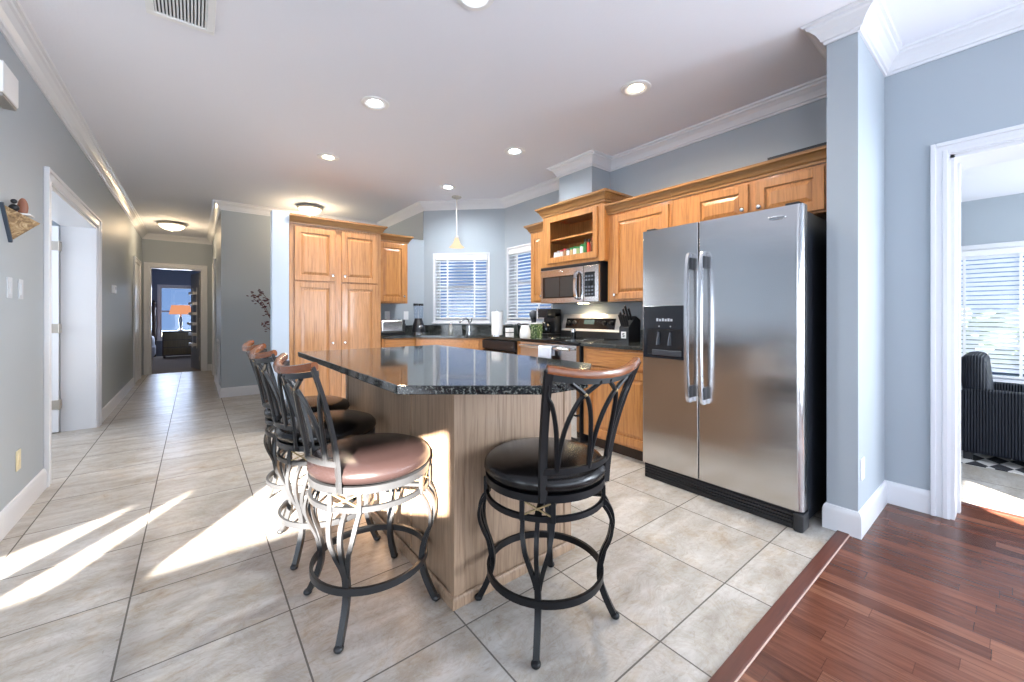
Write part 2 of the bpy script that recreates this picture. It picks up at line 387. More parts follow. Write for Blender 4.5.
def thing(name, label, cat, loc=(0, 0, 0), rz=0.0, group=None):
    o = bpy.data.objects.new(name, None); C.objects.link(o); o.location = loc; o.rotation_euler = (0, 0, rz); o.empty_display_size = 0.1
    tag(o, label, cat, group); return o
def tag(o, label, cat, group=None):
    o['label'] = label; o['category'] = cat
    if group: o['group'] = group
    return o
def struct(o): o['kind'] = 'structure'; return o
def copy_tree(o, parent=None):
    c = o.copy(); C.objects.link(c)
    if parent is not None: c.parent = parent
    for ch in list(o.children): copy_tree(ch, c)
    return c
def wall(name, a0, a1, t0, t1, z0, z1, axis, opens=(), m=None, M=None):
    """wall running along axis from a0 to a1, thickness t0..t1, openings (a,b,za,zb)"""
    mb = MB(M)
    cuts = sorted({a0, a1} | {x for o in opens for x in o[:2]})
    for p, q in zip(cuts, cuts[1:]):
        mid = (p + q) / 2; zs = [(z0, z1)]
        for o in opens:
            if o[0] < mid < o[1]:
                nz_ = []
                for (u, w) in zs:
                    if o[2] > u: nz_.append((u, min(w, o[2])))
                    if o[3] < w: nz_.append((max(u, o[3]), w))
                zs = nz_
        for u, w in zs:
            if w - u > 1e-4:
                if axis == 'x': mb.box(p, t0, u, q, t1, w)
                else: mb.box(t0, p, u, t1, q, w)
    return struct(mb.build(name, m or WALL, smooth=0))
HM = 2.75
XL, XR, YW, XP, YP, XH, YE = -0.795, 3.374, 0.527, 2.718, 6.97, 0.294, 10.55

# ------------------------------------------------------------------ setting: floors, ceilings, walls
struct(MB().box(-5.4, 0.6, -0.12, 3.374, 10.6, 0).box(-2.7, 3.6, -0.12, -0.7, 6.2, -0.001).build('floor', TILE, smooth=0))
struct(MB().box(-5.4, -2.7, -0.12, 3.70, 0.6, 0.0).build('floor', PLANK, smooth=0))
struct(MB().box(3.70, -2.7, -0.12, 7.1, 3.0, 0.0).build('floor', TILE, smooth=0))
struct(MB().box(-3.2, 10.6, -0.12, 2.2, 15.2, 0.004).build('floor', CARPET, smooth=0))
struct(MB().box(-5.4, -2.7, HM, 3.55, 10.7, HM + 0.15).build('ceiling', CEIL, smooth=0))
struct(MB().box(3.70, -2.6, 2.455, 7.1, 3.0, 2.6).build('ceiling', CEIL, smooth=0))
struct(MB().box(-3.2, 10.67, 2.6, 2.2, 15.2, 2.75).build('ceiling', CEIL, smooth=0))
struct(MB().box(-2.7, 3.9, 2.45, -1.04, 6.1, 2.6).build('ceiling', CEIL, smooth=0))

wall('wall_left', 3.12, YE + 0.12, XL - 0.245, XL, 0, HM, 'y', [(4.15, 5.93, 0, 2.07)])
wall('wall_living_left', -5.2, XL - 0.245, 3.12, 3.27, 0, HM, 'x')
wall('wall_living_side', -2.6, 3.27, -5.35, -5.2, 0, HM, 'y')
# wall behind the camera: unseen, its openings placed to shape the sun patches
wall('wall_back', -5.35, 3.70, -2.65, -2.5, 0, HM, 'x', [(-3.92, -2.13, 1.733, 2.11), (-5.0, -4.10, 1.772, 2.15), (1.63, 2.22, 0.3, 1.0)])
streak_mb = MB(Matrix.Translation((0, -2.5, 0)) @ Matrix.Rotation(R(90), 4, 'X'))  # unseen panels added to cut the sun into tapering streaks
for pl in ([(-4.39, 2.084), (-4.39, 1.70), (-4.57, 1.70), (-4.60, 2.037)], [(-4.60, 2.037), (-4.80, 1.924), (-4.95, 1.70), (-5.02, 1.70), (-5.02, 2.18), (-4.09, 2.18), (-4.39, 2.084)],
           [(-4.09, 2.18), (-4.09, 1.70), (-4.20, 1.733), (-4.39, 2.084)]):
    streak_mb.poly(pl, -0.03, -0.005)
tag(streak_mb.build('streak_mask', CLOTH, smooth=0), 'unseen pale panels added to shape the sun streaks on the floor', 'streak_mask')
wall('wall_end', XL, XH, YE, YE + 0.12, 0, HM, 'x', [(-0.683, 0.122, 0, 2.10)])
wall('wall_hall_right', YP, YE + 0.12, XH, XH + 0.12, 0, HM, 'y')
wall('wall_partition', XH + 0.12, 2.70, YP, YP + 0.12, 0, HM, 'x')
wall('wall_kitchen_far', 5.28, YP, 2.557, 2.70, 0, HM, 'y')
wall('wall_kitchen_back', 0.76, 2.557, 5.25, 5.37, 0, 2.22, 'x')
wall('wall_column', 0.605, 0.752, 4.60, 4.72, 0, 2.205, 'x', (), COLP)
wall('wall_right', 0.66, 4.436, XR, XR + 0.15, 0, HM, 'y', [(3.50, 4.35, 1.08, 2.06)])
wall('wall_doorway', -2.5, 0.66, XR, 3.70, 0, HM, 'y', [(-1.35, 0.25, 0, 2.07)])
wall('wall_wing', XP, XR, YW, 0.66, 0, HM, 'x')
wall('wall_chase', 3.09, XR, 2.635, 3.09, 2.2, HM, 'x')
MD = Matrix.Translation((2.557, 5.253, 0)) @ Matrix.Rotation(R(-45), 4, 'Z')
wall('wall_diagonal', 0, 1.1554, 0, 0.15, 0, HM, 'x', [(0.155, 0.925, 1.08, 2.01)], M=MD)
# sunroom
wall('wall_sunroom_far', -2.6, 3.0, 6.9, 7.05, 0, 2.6, 'y', [(-2.2, 1.0, 0.45, 1.90)])
wall('wall_sunroom_left', 3.70, 6.9, 2.9, 3.05, 0, 2.6, 'x')
wall('wall_sunroom_right', 3.70, 7.05, -2.65, -2.5, 0, 2.6, 'x')
wall('wall_sunroom_near', 0.66, 2.9, 3.58, 3.70, 0, 2.6, 'y')
# bedroom and side room
wall('wall_bedroom_back', -3.2, 2.2, 15.0, 15.15, 0, 2.6, 'x', [(-0.78, 0.35, 0.5, 1.98)], WALL_BED)
wall('wall_bedroom_left', 10.67, 15.0, -3.2, -3.1, 0, 2.6, 'y', (), WALL_BED)
wall('wall_bedroom_right', 10.67, 15.0, 1.2, 1.32, 0, 2.6, 'y', (), WALL_BED)
wall('wall_bedroom_front', -3.1, XL - 0.245, 10.67, 10.75, 0, 2.6, 'x', (), WALL_BED)
wall('wall_side_room', 3.9, 6.1, -2.7, -2.6, 0, 2.6, 'y', (), DOORW)
wall('wall_side_room_near', -2.6, XL - 0.245, 3.9, 4.0, 0, 2.6, 'x')
wall('wall_side_room_far', -2.6, XL - 0.245, 6.0, 6.1, 0, 2.6, 'x')

# crown moulding round the whole room
CP = [(0, -0.110), (0.010, -0.110), (0.013, -0.096), (0.022, -0.092), (0.026, -0.080), (0.040, -0.055), (0.062, -0.034), (0.074, -0.028), (0.078, -0.016), (0.092, -0.012), (0.096, -0.0005), (0, -0.0005)]
MB().mold([(XR, -2.5), (XR, YW), (XP, YW), (XP, 0.66), (XR, 0.66), (XR, 2.635), (3.09, 2.635), (3.09, 3.09), (XR, 3.09), (XR, 4.436), (2.557, 5.253),
           (2.557, YP), (XH, YP), (XH, YE), (XL, YE), (XL, 3.12), (-5.2, 3.12), (-5.2, -2.5)], CP, closed=True, z=HM).build('trim_1', TRIM, smooth=0, kind='structure')
BP = [(0, 0), (0.016, 0), (0.016, 0.105), (0.012, 0.122), (0.006, 0.132), (0, 0.134)]
def base(name, path): MB().mold(path, BP).build(name, TRIM, smooth=25, kind='structure')
base('baseboard_right', [(XR, 0.327), (XR, YW), (XP, YW), (XP, 0.66), (2.76, 0.66)])
base('baseboard_left', [(XL, 4.058), (XL, 3.12), (-5.2, 3.12)])
base('baseboard_hall_left', [(XL, 9.06), (XL, 6.02)])
base('baseboard_partition', [(2.5, YP), (XH, YP), (XH, 8.68)])
base('baseboard_end', [(XH, 9.76), (XH, YE), (0.215, YE)])

# casing (legs and head) round an opening; lays on plane with local frame: x along, y outward from wall, z up
def casing(name, a, b, h, w=0.088, M=None, t=0.016):
    mb = MB(M)
    for (x0, x1, z0, z1, hor) in ((a - w, a, 0, h + w, 0), (b, b + w, 0, h + w, 0), (a, b, h, h + w, 1)):
        mb.box(x0 + (0.0015 if x0 < a else 0), -t, z0, x1 - (0.0015 if x0 > b - 0.001 else 0), -0.0006, z1 - 0.0015, 0.0008)
        if not hor:
            xo = (x0, x0 + 0.022) if x0 < a else (x1 - 0.022, x1); xi = (x1 - 0.03, x1 - 0.006) if x0 < a else (x0 + 0.006, x0 + 0.03)
            mb.box(xo[0], -t - 0.012, z0, xo[1], -0.0003, z1, 0.004); mb.box(xi[0], -t - 0.006, z0, xi[1], -0.0003, z1 - w + 0.0305, 0.004)
        else:
            mb.box(x0 - w + 0.023, -t - 0.0115, z1 - 0.022, x1 + w - 0.023, -0.0003, z1 - 0.0002, 0.004); mb.box(x0 - 0.005, -t - 0.0055, z0 + 0.0065, x1 + 0.005, -0.0003, z0 + 0.03, 0.004)
    return mb.build(name, TRIM, smooth=0, kind='structure')
def jamb(mb, a, b, h, d0, d1, t=0.018):
    mb.box(a, d0, 0, a + t, d1, h); mb.box(b - t, d0, 0, b, d1, h); mb.box(a, d0, h - t, b, d1, h)
def MW(x, facing):   # wall frame: local x along wall, local -y into the room
    if facing == '-x': return Matrix.Translation((x, 0, 0)) @ Matrix.Rotation(R(-90), 4, 'Z')   # local x -> -Y
    if facing == '+x': return Matrix.Translation((x, 0, 0)) @ Matrix.Rotation(R(90), 4, 'Z')    # local x -> +Y
    return Matrix.Translation((0, x, 0))
M_ = MW(XR, '-x'); casing('trim_2', -0.25, 1.35, 2.07, 0.076, M_)
mb = MB(M_); jamb(mb, -0.25, 1.35, 2.07, -0.002, 0.33); mb.box(-0.232, 0.14, 0, -0.22, 0.19, 2.05); mb.build('trim_3', TRIM, smooth=0, kind='structure')
MB().box(3.682, -1.35, 0, 3.73, 0.25, 0.006, 0.002).build('trim_4', STRIPW, smooth=0, kind='structure')
M_ = MW(XL, '+x'); casing('trim_5', 4.15, 5.93, 2.07, 0.09, M_)
mb = MB(M_); jamb(mb, 4.15, 5.93, 2.07, -0.002, 0.25, 0.02); mb.build('trim_6', TRIM, smooth=0, kind='structure')
M_ = MW(YE, '-y'); casing('trim_7', -0.683, 0.122, 2.10, 0.09, M_)
mb = MB(M_); jamb(mb, -0.683, 0.122, 2.10, -0.002, 0.125); mb.build('trim_8', TRIM, smooth=0, kind='structure')
# closed doors in the hall
def panel_door(name, w, h, M, m=DOORW):
    mb = MB(M)
    mb.box(0, 0.004, 0.008, w, 0.036, h)
    for (z0, z1) in ((0.22, 0.92), (1.08, h - 0.18)):
        for k in range(2):
            x0 = 0.11 + k * (w / 2 - 0.055); x1 = x0 + w / 2 - 0.165
            mb.box(x0, -0.002, z0, x1, 0.01, z1, 0.008)
    return mb
M_ = MW(XL, '+x'); casing('trim_9', 9.15, 9.93, 2.06, 0.085, M_)
panel_door('door_1', 0.776, 2.05, M_ @ Matrix.Translation((9.152, -0.012, 0))).build('door_1', DOORW, smooth=0, kind='structure')
M_ = MW(XH, '-x'); casing('trim_10', -9.67, -8.77, 2.06, 0.085, M_)
panel_door('door_2', 0.896, 2.05, M_ @ Matrix.Translation((-9.668, -0.012, 0))).build('door_2', DOORW, smooth=0, kind='structure')
# open door in the side opening, hinged on its far jamb
d3 = thing('door_3', 'white door', 'door', (-1.045, 5.902, 0), R(180)); del d3['label']; del d3['category']; struct(d3)
mb = MB(); mb.box(0.004, 0, 0.01, 0.80, 0.036, 2.035, 0.002)
for z0, z1 in ((0.2, 0.95), (1.1, 1.85)):
    for x0 in (0.1, 0.44): mb.box(x0, 0.03, z0, x0 + 0.27, 0.04, z1, 0.008)
mb.build('door_panel', DOORW, d3, smooth=0)
for z in (0.28, 1.03, 1.84):
    MB().box(-0.012, 0.002, z - 0.045, 0.05, 0.043, z + 0.045, 0.002).cyl((0.0, 0.046, z - 0.05), (0.0, 0.046, z + 0.05), 0.007).build('hinge', NICKEL, d3)
# bedroom door, swung inward
d4 = thing('door_4', 'x', 'door', (0.100, 10.70, 0), R(101)); del d4['label']; del d4['category']; struct(d4)
MB().box(0.0, -0.018, 0.01, 0.76, 0.018, 2.06, 0.002).build('door_panel', mat('grey_door', (0.30, 0.30, 0.30), 0.4), d4, smooth=0)
MB().cyl((0.70, 0.018, 0.98), (0.70, 0.06, 0.98), 0.012).ball((0.70, 0.075, 0.98), 0.027).build('door_knob', NICKEL, d4)
for z in (0.25, 1.05, 1.85): MB().box(-0.01, 0.018, z - 0.05, 0.03, 0.024, z + 0.05).build('hinge', NICKEL, d4, smooth=0)
rk = thing('door_rack', 'white wire hanging rack on the open bedroom door', 'rack', (0.100, 10.70, 0), R(101))
mb = MB(); mb.box(0.2, 0.02, 0.45, 0.212, 0.028, 1.75); mb.box(0.55, 0.02, 0.45, 0.562, 0.028, 1.75); mb.build('rack_frame', WHITE, rk, smooth=0)
for k in range(6): MB().box(0.2, 0.028, 0.5 + k * 0.22, 0.562, 0.10, 0.56 + k * 0.22, 0.006).build('basket', WHITE, rk)

# wood threshold between tile and planks
MB().box(-5.2, 0.560, 0, XP + 0.05, 0.612, 0.009, 0.004).build('trim_11', STRIPW, smooth=0, kind='structure')
MB().box(-5.2, 0.556, 0, XP - 0.02, 0.560, 0.006, 0.001).build('trim_12', STRIPM, smooth=0, kind='structure')

# ------------------------------------------------------------------ windows and blinds (local: x along wall, -y into room)
def window(name, a, b, z0, z1, M, depth=0.15, sash=True, mull=0, fr=0.04):
    e = bpy.data.objects.new(name, None); C.objects.link(e); e.matrix_world = M @ Matrix.Translation((a, 0, z0)); struct(e)
    w, h = b - a, z1 - z0
    mb = MB()
    for (x0, x1, q0, q1) in ((-fr, 0, -fr, h + fr), (w, w + fr, -fr, h + fr), (0, w, h, h + fr), (0, w, -fr, 0)): mb.box(x0, -0.014, q0, x1, 0.0, q1, 0.003)
    for (x0, x1, q0, q1) in ((0, 0.012, 0, h), (w - 0.012, w, 0, h), (0.012, w - 0.012, h - 0.012, h), (0.012, w - 0.012, 0, 0.012)): mb.box(x0, 0, q0, x1, depth, q1)
    mb.build('window_frame', TRIM, e, smooth=0)
    mb = MB(); y0, y1 = depth - 0.055, depth - 0.02; s_ = 0.035
    for (x0, x1, q0, q1) in ((0.012, s_ + .012, .012, h - .012), (w - s_ - .012, w - .012, .012, h - .012), (s_ + .012, w - s_ - .012, h - s_ - .012, h - .012), (s_ + .012, w - s_ - .012, .012, s_ + .012), (s_ + .012, w - s_ - .012, h * 0.52 - .02, h * 0.52 + .02)): mb.box(x0, y0, q0, x1, y1, q1)
    for k in range(mull): xx = w * (k + 1) / (mull + 1); mb.box(xx - 0.02, y0, .012, xx + 0.02, y1, h - .012)
    mb.build('window_sash', TRIM, e, smooth=0)
    MB().box(s_ + .012, depth - 0.04, s_ + .012, w - s_ - .012, depth - 0.036, h - s_ - .012).build('window_pane', GLASS, e, smooth=0)
    MB().box(-fr - 0.012, -0.035, -fr - 0.02, w + fr + 0.012, -0.0, -fr, 0.004).build('window_sill', TRIM, e, smooth=0)
    return e
def blind(label, a, b, z0, z1, M, y=0.035, pitch=0.044, tilt=12, group=None):
    e = thing('window_blind', label, 'blind', (0, 0, 0), 0, group); e.matrix_world = M @ Matrix.Translation((a, 0, z0))
    w, h = b - a, z1 - z0
    MB().box(0.014, -0.012, h - 0.075, w - 0.014, 0.05, h - 0.014, 0.004).build('headrail', WHITE, e, smooth=0)
    mb = MB(); n = int((h - 0.13) / pitch)
    for k in range(n):
        z = h - 0.095 - k * pitch
        mb.box(0.018, -0.024, -0.0014, w - 0.018, 0.024, 0.0014, M=Matrix.Translation((0, y - 0.01, z)) @ Matrix.Rotation(R(tilt), 4, 'X'))
    mb.build('slats', BLIND, e, smooth=0)
    mb = MB()
    nl = max(2, int(w / 0.38))
    for k in range(nl):
        x = w * (k + 0.5) / nl; mb.box(x - 0.011, y - 0.036, 0.05, x + 0.011, y - 0.035, h - 0.08)
    mb.build('ladder_tape', WHITE, e, smooth=0)
    MB().box(0.018, y - 0.034, 0.03, w - 0.018, y + 0.016, 0.05, 0.004).build('bottom_rail', WHITE, e, smooth=0)
    return e
window('window_1', 0.155, 0.925, 1.08, 2.01, MD, fr=0.022)
blind('white slatted blind on the angled window above the kitchen sink', 0.155, 0.925, 1.08, 2.01, MD, y=0.02, tilt=26)
M_ = MW(XR, '-x'); window('window_2', -4.35, -3.50, 1.08, 2.06, M_, fr=0.022)
blind('white slatted blind partly hidden by the wall cabinet, right of the paper towels', -4.35, -3.50, 1.08, 2.06, M_, y=0.02, tilt=26)
M_ = MW(6.9, '-x'); window('window_3', -1.0, 2.2, 0.45, 1.90, M_, mull=2, fr=0.05)
blind('wide white slatted blind on the bright window of the side room behind the armchair', -1.0, 2.2, 0.45, 1.90, M_, pitch=0.050, tilt=52, y=0.02)
M_ = MW(15.0, '-y'); window('window_4', -0.78, 0.35, 0.5, 1.98, M_)

# ------------------------------------------------------------------ cabinets. local: x width, -y front face at y=0, z up
def raised_door(mb, x0, z0, w, h, y=-0.02, fw=0.058):
    x1, z1 = x0 + w, z0 + h; t = 0.019
    for (a, b, c, d) in ((x0, x0 + fw, z0, z1), (x1 - fw, x1, z0, z1)): mb.box(a, y, c, b, y + t, d, 0.003)
    for (c, d) in ((z0, z0 + fw), (z1 - fw, z1)): mb.box(x0 + fw - .001, y + 0.0006, c, x1 - fw + .001, y + t, d, 0.003)
    a, b, c, d = x0 + fw, x1 - fw, z0 + fw, z1 - fw
    mb.box(a - .002, y + 0.012, c - .002, b + .002, y + t, d + .002)
    g = 0.006; s_ = 0.028
    o = [(a + g, c + g), (b - g, c + g), (b - g, d - g), (a + g, d - g)]; i = [(a + g + s_, c + g + s_), (b - g - s_, c + g + s_), (b - g - s_, d - g - s_), (a + g + s_, d - g - s_)]
    O = [mb.bm.verts.new(mb.M @ Vector((p[0], y + 0.0125, p[1]))) for p in o]; I = [mb.bm.verts.new(mb.M @ Vector((p[0], y + 0.002, p[1]))) for p in i]
    mb.bm.faces.new(I)
    for k in range(4): mb.bm.faces.new((O[k], O[(k + 1) % 4], I[(k + 1) % 4], I[k]))
def flat_drawer(mb, x0, z0, w, h, y=-0.02):
    mb.box(x0, y, z0, x0 + w, y + 0.019, z0 + h, 0.004)
    mb.box(x0 + 0.03, y - 0.003, z0 + 0.03, x0 + w - 0.03, y, z0 + h - 0.03, 0.003)
def knob(x, z, parent, y=-0.02):
    MB().lathe([(0.006, 0), (0.006, 0.012), (0.014, 0.018), (0.016, 0.025), (0.012, 0.031), (0, 0.033)], 16, M=Matrix.Translation((x, y, z)) @ Matrix.Rotation(R(90), 4, 'X')).build('knob', CHROME, parent)
def carcass(mb, w, h, d, z0=0.0): mb.box(0, 0, z0, w, d, h)
def cab_door(x, z, w, h, kx, kz, parent, m=None):
    mb = MB(); raised_door(mb, x, z, w, h); o = mb.build('cabinet_door', m or OAK, parent, smooth=0)
    if kx is not None: knob(kx, kz, o)
    return o
CABCROWN = [(0, 0), (0.010, 0), (0.012, 0.018), (0.020, 0.022), (0.030, 0.045), (0.046, 0.062), (0.052, 0.068), (0.058, 0.070), (0.060, 0.088), (0, 0.088)]
def cab_crown(path, z, parent, name='cabinet_crown', k=1.0):
    MB().mold(path, [(a * k, b * k) for a, b in CABCROWN], z=z).build(name, CROWN_OAK, parent, smooth=30)

# pantry
pt = thing('pantry_cabinet', 'tall oak pantry cabinet with four raised panel doors behind the island', 'cabinet', (0.757, 4.62, 0))
w = 0.945
mb = MB(); mb.box(0, 0, 0.1, w, 0.625, 2.10, 0.002); mb.build('cabinet_body', OAKL, pt, smooth=0)
MB().box(0.01, 0.06, 0, w - 0.01, 0.6, 0.1).build('toe_kick', KICK, pt, smooth=0)
dw = 0.395; xa, xb = 0.045, w - 0.045 - dw
for (x, kx) in ((xa, xa + dw - 0.03), (xb, xb + 0.03)):
    cab_door(x, 1.52, dw, 0.555, kx, 1.585, pt, OAKL); cab_door(x, 0.16, dw, 1.345, kx, 0.86, pt, OAKL)
cab_crown([(w, 0.55), (w, 0), (0, 0), (0, 0.3)][::-1], 2.10, pt, k=1.0) if False else cab_crown([(w, 0.55), (w, 0), (0, 0)], 2.10, pt)

# small upper cabinet by the sink
uc = thing('wall_cabinet', 'small oak wall cabinet beside the pantry above the toaster', 'cabinet', (1.735, 4.90, 1.31))
mb = MB(); mb.box(0, 0, 0, 0.42, 0.345, 0.77, 0.002); mb.build('cabinet_body', OAK, uc, smooth=0)
cab_door(0.035, 0.02, 0.355, 0.73, 0.36, 0.09, uc)
cab_crown([(0.42, 0.34), (0.42, 0), (0, 0)], 0.77, uc)

RZ = -PI / 2
XU = 3.02
def rcab(name, label, y, w, z, cat='cabinet', x=XU, **k): return thing(name, label, cat, (x, y, z), RZ, **k)
# far narrow cabinet left of the microwave
n1_ = rcab('wall_cabinet', 'narrow oak wall cabinet between the right window and the spice shelf cabinet', 3.475, 0.26, 1.30)
MB().box(0, 0, 0, 0.255, 0.35, 0.79, 0.002).build('cabinet_body', OAK, n1_, smooth=0)
cab_door(0.02, 0.02, 0.215, 0.75, 0.205, 0.07, n1_)
cab_crown([(0, 0), (0, 0.34)][::-1] + [(0.255, 0)] if False else [(0.255, 0), (0.0, 0), (0.0, 0.34)], 0.79, n1_)
# spice shelf cabinet above the microwave (open box)
XB = 2.97
sc_ = rcab('shelf_cabinet', 'tall oak open shelf cabinet holding spice jars above the microwave', 3.215, 0.83, 1.665, x=XB)
w = 0.83; h = 0.55; dd = 0.40
mb = MB(); mb.box(0, 0.02, 0, 0.02, dd, h); mb.box(w - 0.02, 0.02, 0, w, dd, h); mb.box(0.02, dd - 0.015, 0, w - 0.02, dd, h); mb.box(0.02, 0.02, 0, w - 0.02, dd - 0.015, 0.02); mb.box(0.02, 0.02, h - 0.02, w - 0.02, dd - 0.015, h)
mb.build('cabinet_body', OAK, sc_, smooth=0)
mb = MB(); mb.box(0, 0, 0, 0.085, 0.02, h); mb.box(w - 0.085, 0, 0, w, 0.02, h); mb.box(0.085, 0, 0, w - 0.085, 0.02, 0.08); mb.box(0.085, 0, h - 0.07, w - 0.085, 0.02, h)
mb.build('face_frame', OAK, sc_, smooth=0)
mb = MB(); fx0, fx1, fz0, fz1 = 0.075, w - 0.075, 0.04, h - 0.03; q = 0.05
mb.box(fx0, -0.018, fz0, fx0 + q, 0, fz1, .003); mb.box(fx1 - q, -0.018, fz0, fx1, 0, fz1, .003); mb.box(fx0 + q, -0.018, fz0, fx1 - q, 0, fz0 + q + .01, .003); mb.box(fx0 + q, -0.018, fz1 - q, fx1 - q, 0, fz1, .003)
mb.build('shelf_door_frame', OAK, sc_, smooth=30)
MB().box(0.02, 0.03, 0.285, w - 0.02, 0.30, 0.303).build('shelf', OAKH, sc_, smooth=0)
cab_crown([(w, 0.35), (w, 0), (0, 0), (0, 0.35)], h - 0.005, sc_, k=1.1)
cols = [((0.75, 0.76, 0.78), (0.6, 0.62, 0.65)), ((0.80, 0.80, 0.78), (0.45, 0.47, 0.5)), ((0.70, 0.68, 0.64), (0.35, 0.02, 0.03)), ((0.35, 0.20, 0.10), (0.45, 0.02, 0.03)), ((0.80, 0.80, 0.80), (0.10, 0.10, 0.11)),
        ((0.50, 0.34, 0.16), (0.02, 0.22, 0.06)), ((0.82, 0.82, 0.80), (0.02, 0.25, 0.06)), ((0.30, 0.36, 0.16), (0.02, 0.20, 0.05)), ((0.85, 0.85, 0.82), (0.03, 0.30, 0.08)), ((0.05, 0.18, 0.06), (0.02, 0.02, 0.02)), ((0.55, 0.06, 0.03), (0.03, 0.02, 0.02)), ((0.16, 0.05, 0.02), (0.30, 0.02, 0.02))]
names_ = ['silver capped jar, the far left one', 'white spice jar with grey cap next to the leftmost jar', 'pale spice jar with dark red lid', 'brown spice jar with bright red lid', 'white spice jar with black lid', 'tan spice jar with green lid',
          'white labelled jar with green lid left of the taller bottles', 'olive green jar with dark green lid', 'round white jar with green lid beside the green bottle', 'tall dark green bottle', 'tall red sauce bottle', 'tall brown bottle with red cap, the far right one']
for k, ((bc, lc), nm) in enumerate(zip(cols, names_)):
    hgt = [0.075, 0.085, 0.09, 0.10, 0.09, 0.095, 0.10, 0.095, 0.11, 0.155, 0.15, 0.16][k]; rad = 0.019 if k < 9 else 0.021
    yy_ = 3.215 - (0.125 + k * 0.0465)
    j = thing('spice_jar' if k < 9 else 'sauce_bottle', nm + ' above the microwave', 'jar' if k < 9 else 'bottle', (XB + 0.065, yy_, 1.665 + 0.09), 0, 'spice jars and bottles on the open shelf')
    MB().lathe([(rad, 0), (rad, hgt * .72), (rad * (.9 if k < 9 else .45), hgt * .8)], 16).build('jar_body' if k < 9 else 'bottle_body', mat('jar%d' % k, bc, 0.25), j)
    MB().lathe([(rad * (.95 if k < 9 else .5), hgt * .8), (rad * (.95 if k < 9 else .5), hgt)], 16).build('lid', mat('lid%d' % k, lc, 0.4), j)
MB().box(XB + 0.022, 3.215 - 0.76, 1.685, XB + 0.30, 3.215 - 0.07, 1.7549).build('shelf_riser', OAK, None, smooth=0)
bpy.data.objects['shelf_riser'].parent = sc_; bpy.data.objects['shelf_riser'].matrix_parent_inverse = (Matrix.Translation((XB, 3.215, 1.665)) @ Matrix.Rotation(RZ, 4, 'Z')).inverted()

# tall door cabinet, and over-fridge cabinet
tc = rcab('wall_cabinet', 'oak wall cabinet with one tall raised panel door above the knife block', 2.385, 0.62, 1.285)
w = 0.648; h = 0.805
MB().box(0, 0, 0, w, 0.35, h, 0.002).build('cabinet_body', OAK, tc, smooth=0)
cab_door(0.075, 0.02, 0.545, h - 0.05, 0.105, 0.06, tc)
cab_crown([(w, 0), (0, 0)], h, tc)
fc = rcab('wall_cabinet', 'low oak wall cabinet with two raised panel doors above the refrigerator', 1.735, 1.07, 1.79)
w = 1.073; h = 0.30
MB().box(0, 0, 0, w, 0.35, h, 0.002).build('cabinet_body', OAK, fc, smooth=0)
cab_door(0.175, 0.015, 0.39, h - 0.035, 0.535, 0.10, fc); cab_door(0.61, 0.015, 0.385, h - 0.035, 0.64, 0.10, fc)
cab_crown([(w, 0), (0, 0)], h, fc)
tr = MB(); tr.box(2.99, 0.665, 2.178, 3.30, 1.045, 2.19, .003); tr.box(2.99, 0.665, 2.19, 3.0, 1.045, 2.205); tr.box(3.29, 0.665, 2.19, 3.30, 1.045, 2.205); tr.box(3.0, 1.035, 2.19, 3.29, 1.045, 2.205); tr.box(3.0, .665, 2.19, 3.29, .675, 2.205)
tag(tr.build('tray', BLACKP, smooth=0), 'flat black tray lying on top of the cabinets above the refrigerator', 'tray')

# ------------------------------------------------------------------ microwave
mw = thing('microwave', 'stainless over-the-range microwave with black window and curved handle', 'microwave', (2.93, 3.21, 1.285), RZ)
w, h = 0.79, 0.352
MB().box(0, 0.03, 0, w, 0.42, 0.378, 0.003).build('microwave_body', BLACKP, mw, smooth=0)
MB().box(0.004, -0.002, h - 0.002, w - 0.004, 0.03, 0.378, 0.002).build('vent_strip', BLACKP, mw, smooth=0)
dm = MB().box(0, 0, 0.0, 0.60, 0.03, h - 0.004, 0.005).build('microwave_door', STEEL, mw, smooth=30)
MB().box(0.03, -0.002, 0.05, 0.55, 0.004, 0.275, 0.003).build('door_window', BLACKG, dm, smooth=0)
MB().box(0.07, -0.003, 0.062, 0.285, -0.001, 0.263, 0.003).box(0.295, -0.003, 0.062, 0.475, -0.001, 0.263, 0.003).build('window_screen', mat('window_mesh', (0.035, 0.035, 0.035), 0.2), dm, smooth=0)
MB().sweep(spline([(0.535, -0.005, 0.30), (0.54, -0.04, 0.27), (0.54, -0.05, 0.165), (0.54, -0.04, 0.06), (0.535, -0.005, 0.03)]), rect(0.028, 0.016), up=(0, -1, 0)).build('door_handle', CHROME, dm)
MB().box(0.604, 0, 0.0, w, 0.03, h - 0.004, 0.008).build('control_panel', STEEL, mw, smooth=30)
mb = MB(); mb.box(0.62, -0.003, 0.05, w - 0.045, 0.001, 0.285, 0.003); mb.build('keypad', BLACKG, mw, smooth=0)
btm = mat('button_grey', (0.10, 0.12, 0.15), 0.4)
for r_ in range(6):
    for c_ in range(3):
        if r_ in (3,): continue
        MB().box(0.634 + c_ * 0.036, -0.004, 0.066 + r_ * 0.034, 0.634 + c_ * 0.036 + 0.024, -0.0025, 0.066 + r_ * 0.034 + 0.018).build('keypad_button', btm, mw, smooth=0)
MB().ball((0.30, -0.002, 0.318), 0.03, (1, 0.08, 0.28)).build('badge', CHROME, dm)
MB().box(0.30, 0.26, -0.003, 0.40, 0.32, 0.002).build('hood_lamp', HOODL, mw, smooth=0)
hl = bpy.data.lights.new('hood_bulb', 'SPOT'); hl.energy = 9; hl.color = (1.0, 0.80, 0.52); hl.spot_size = R(150); hl.spot_blend = 0.6; hl.shadow_soft_size = 0.03
ho = bpy.data.objects.new('hood_bulb', hl); C.objects.link(ho); ho.location = (3.22, 2.86, 1.275)

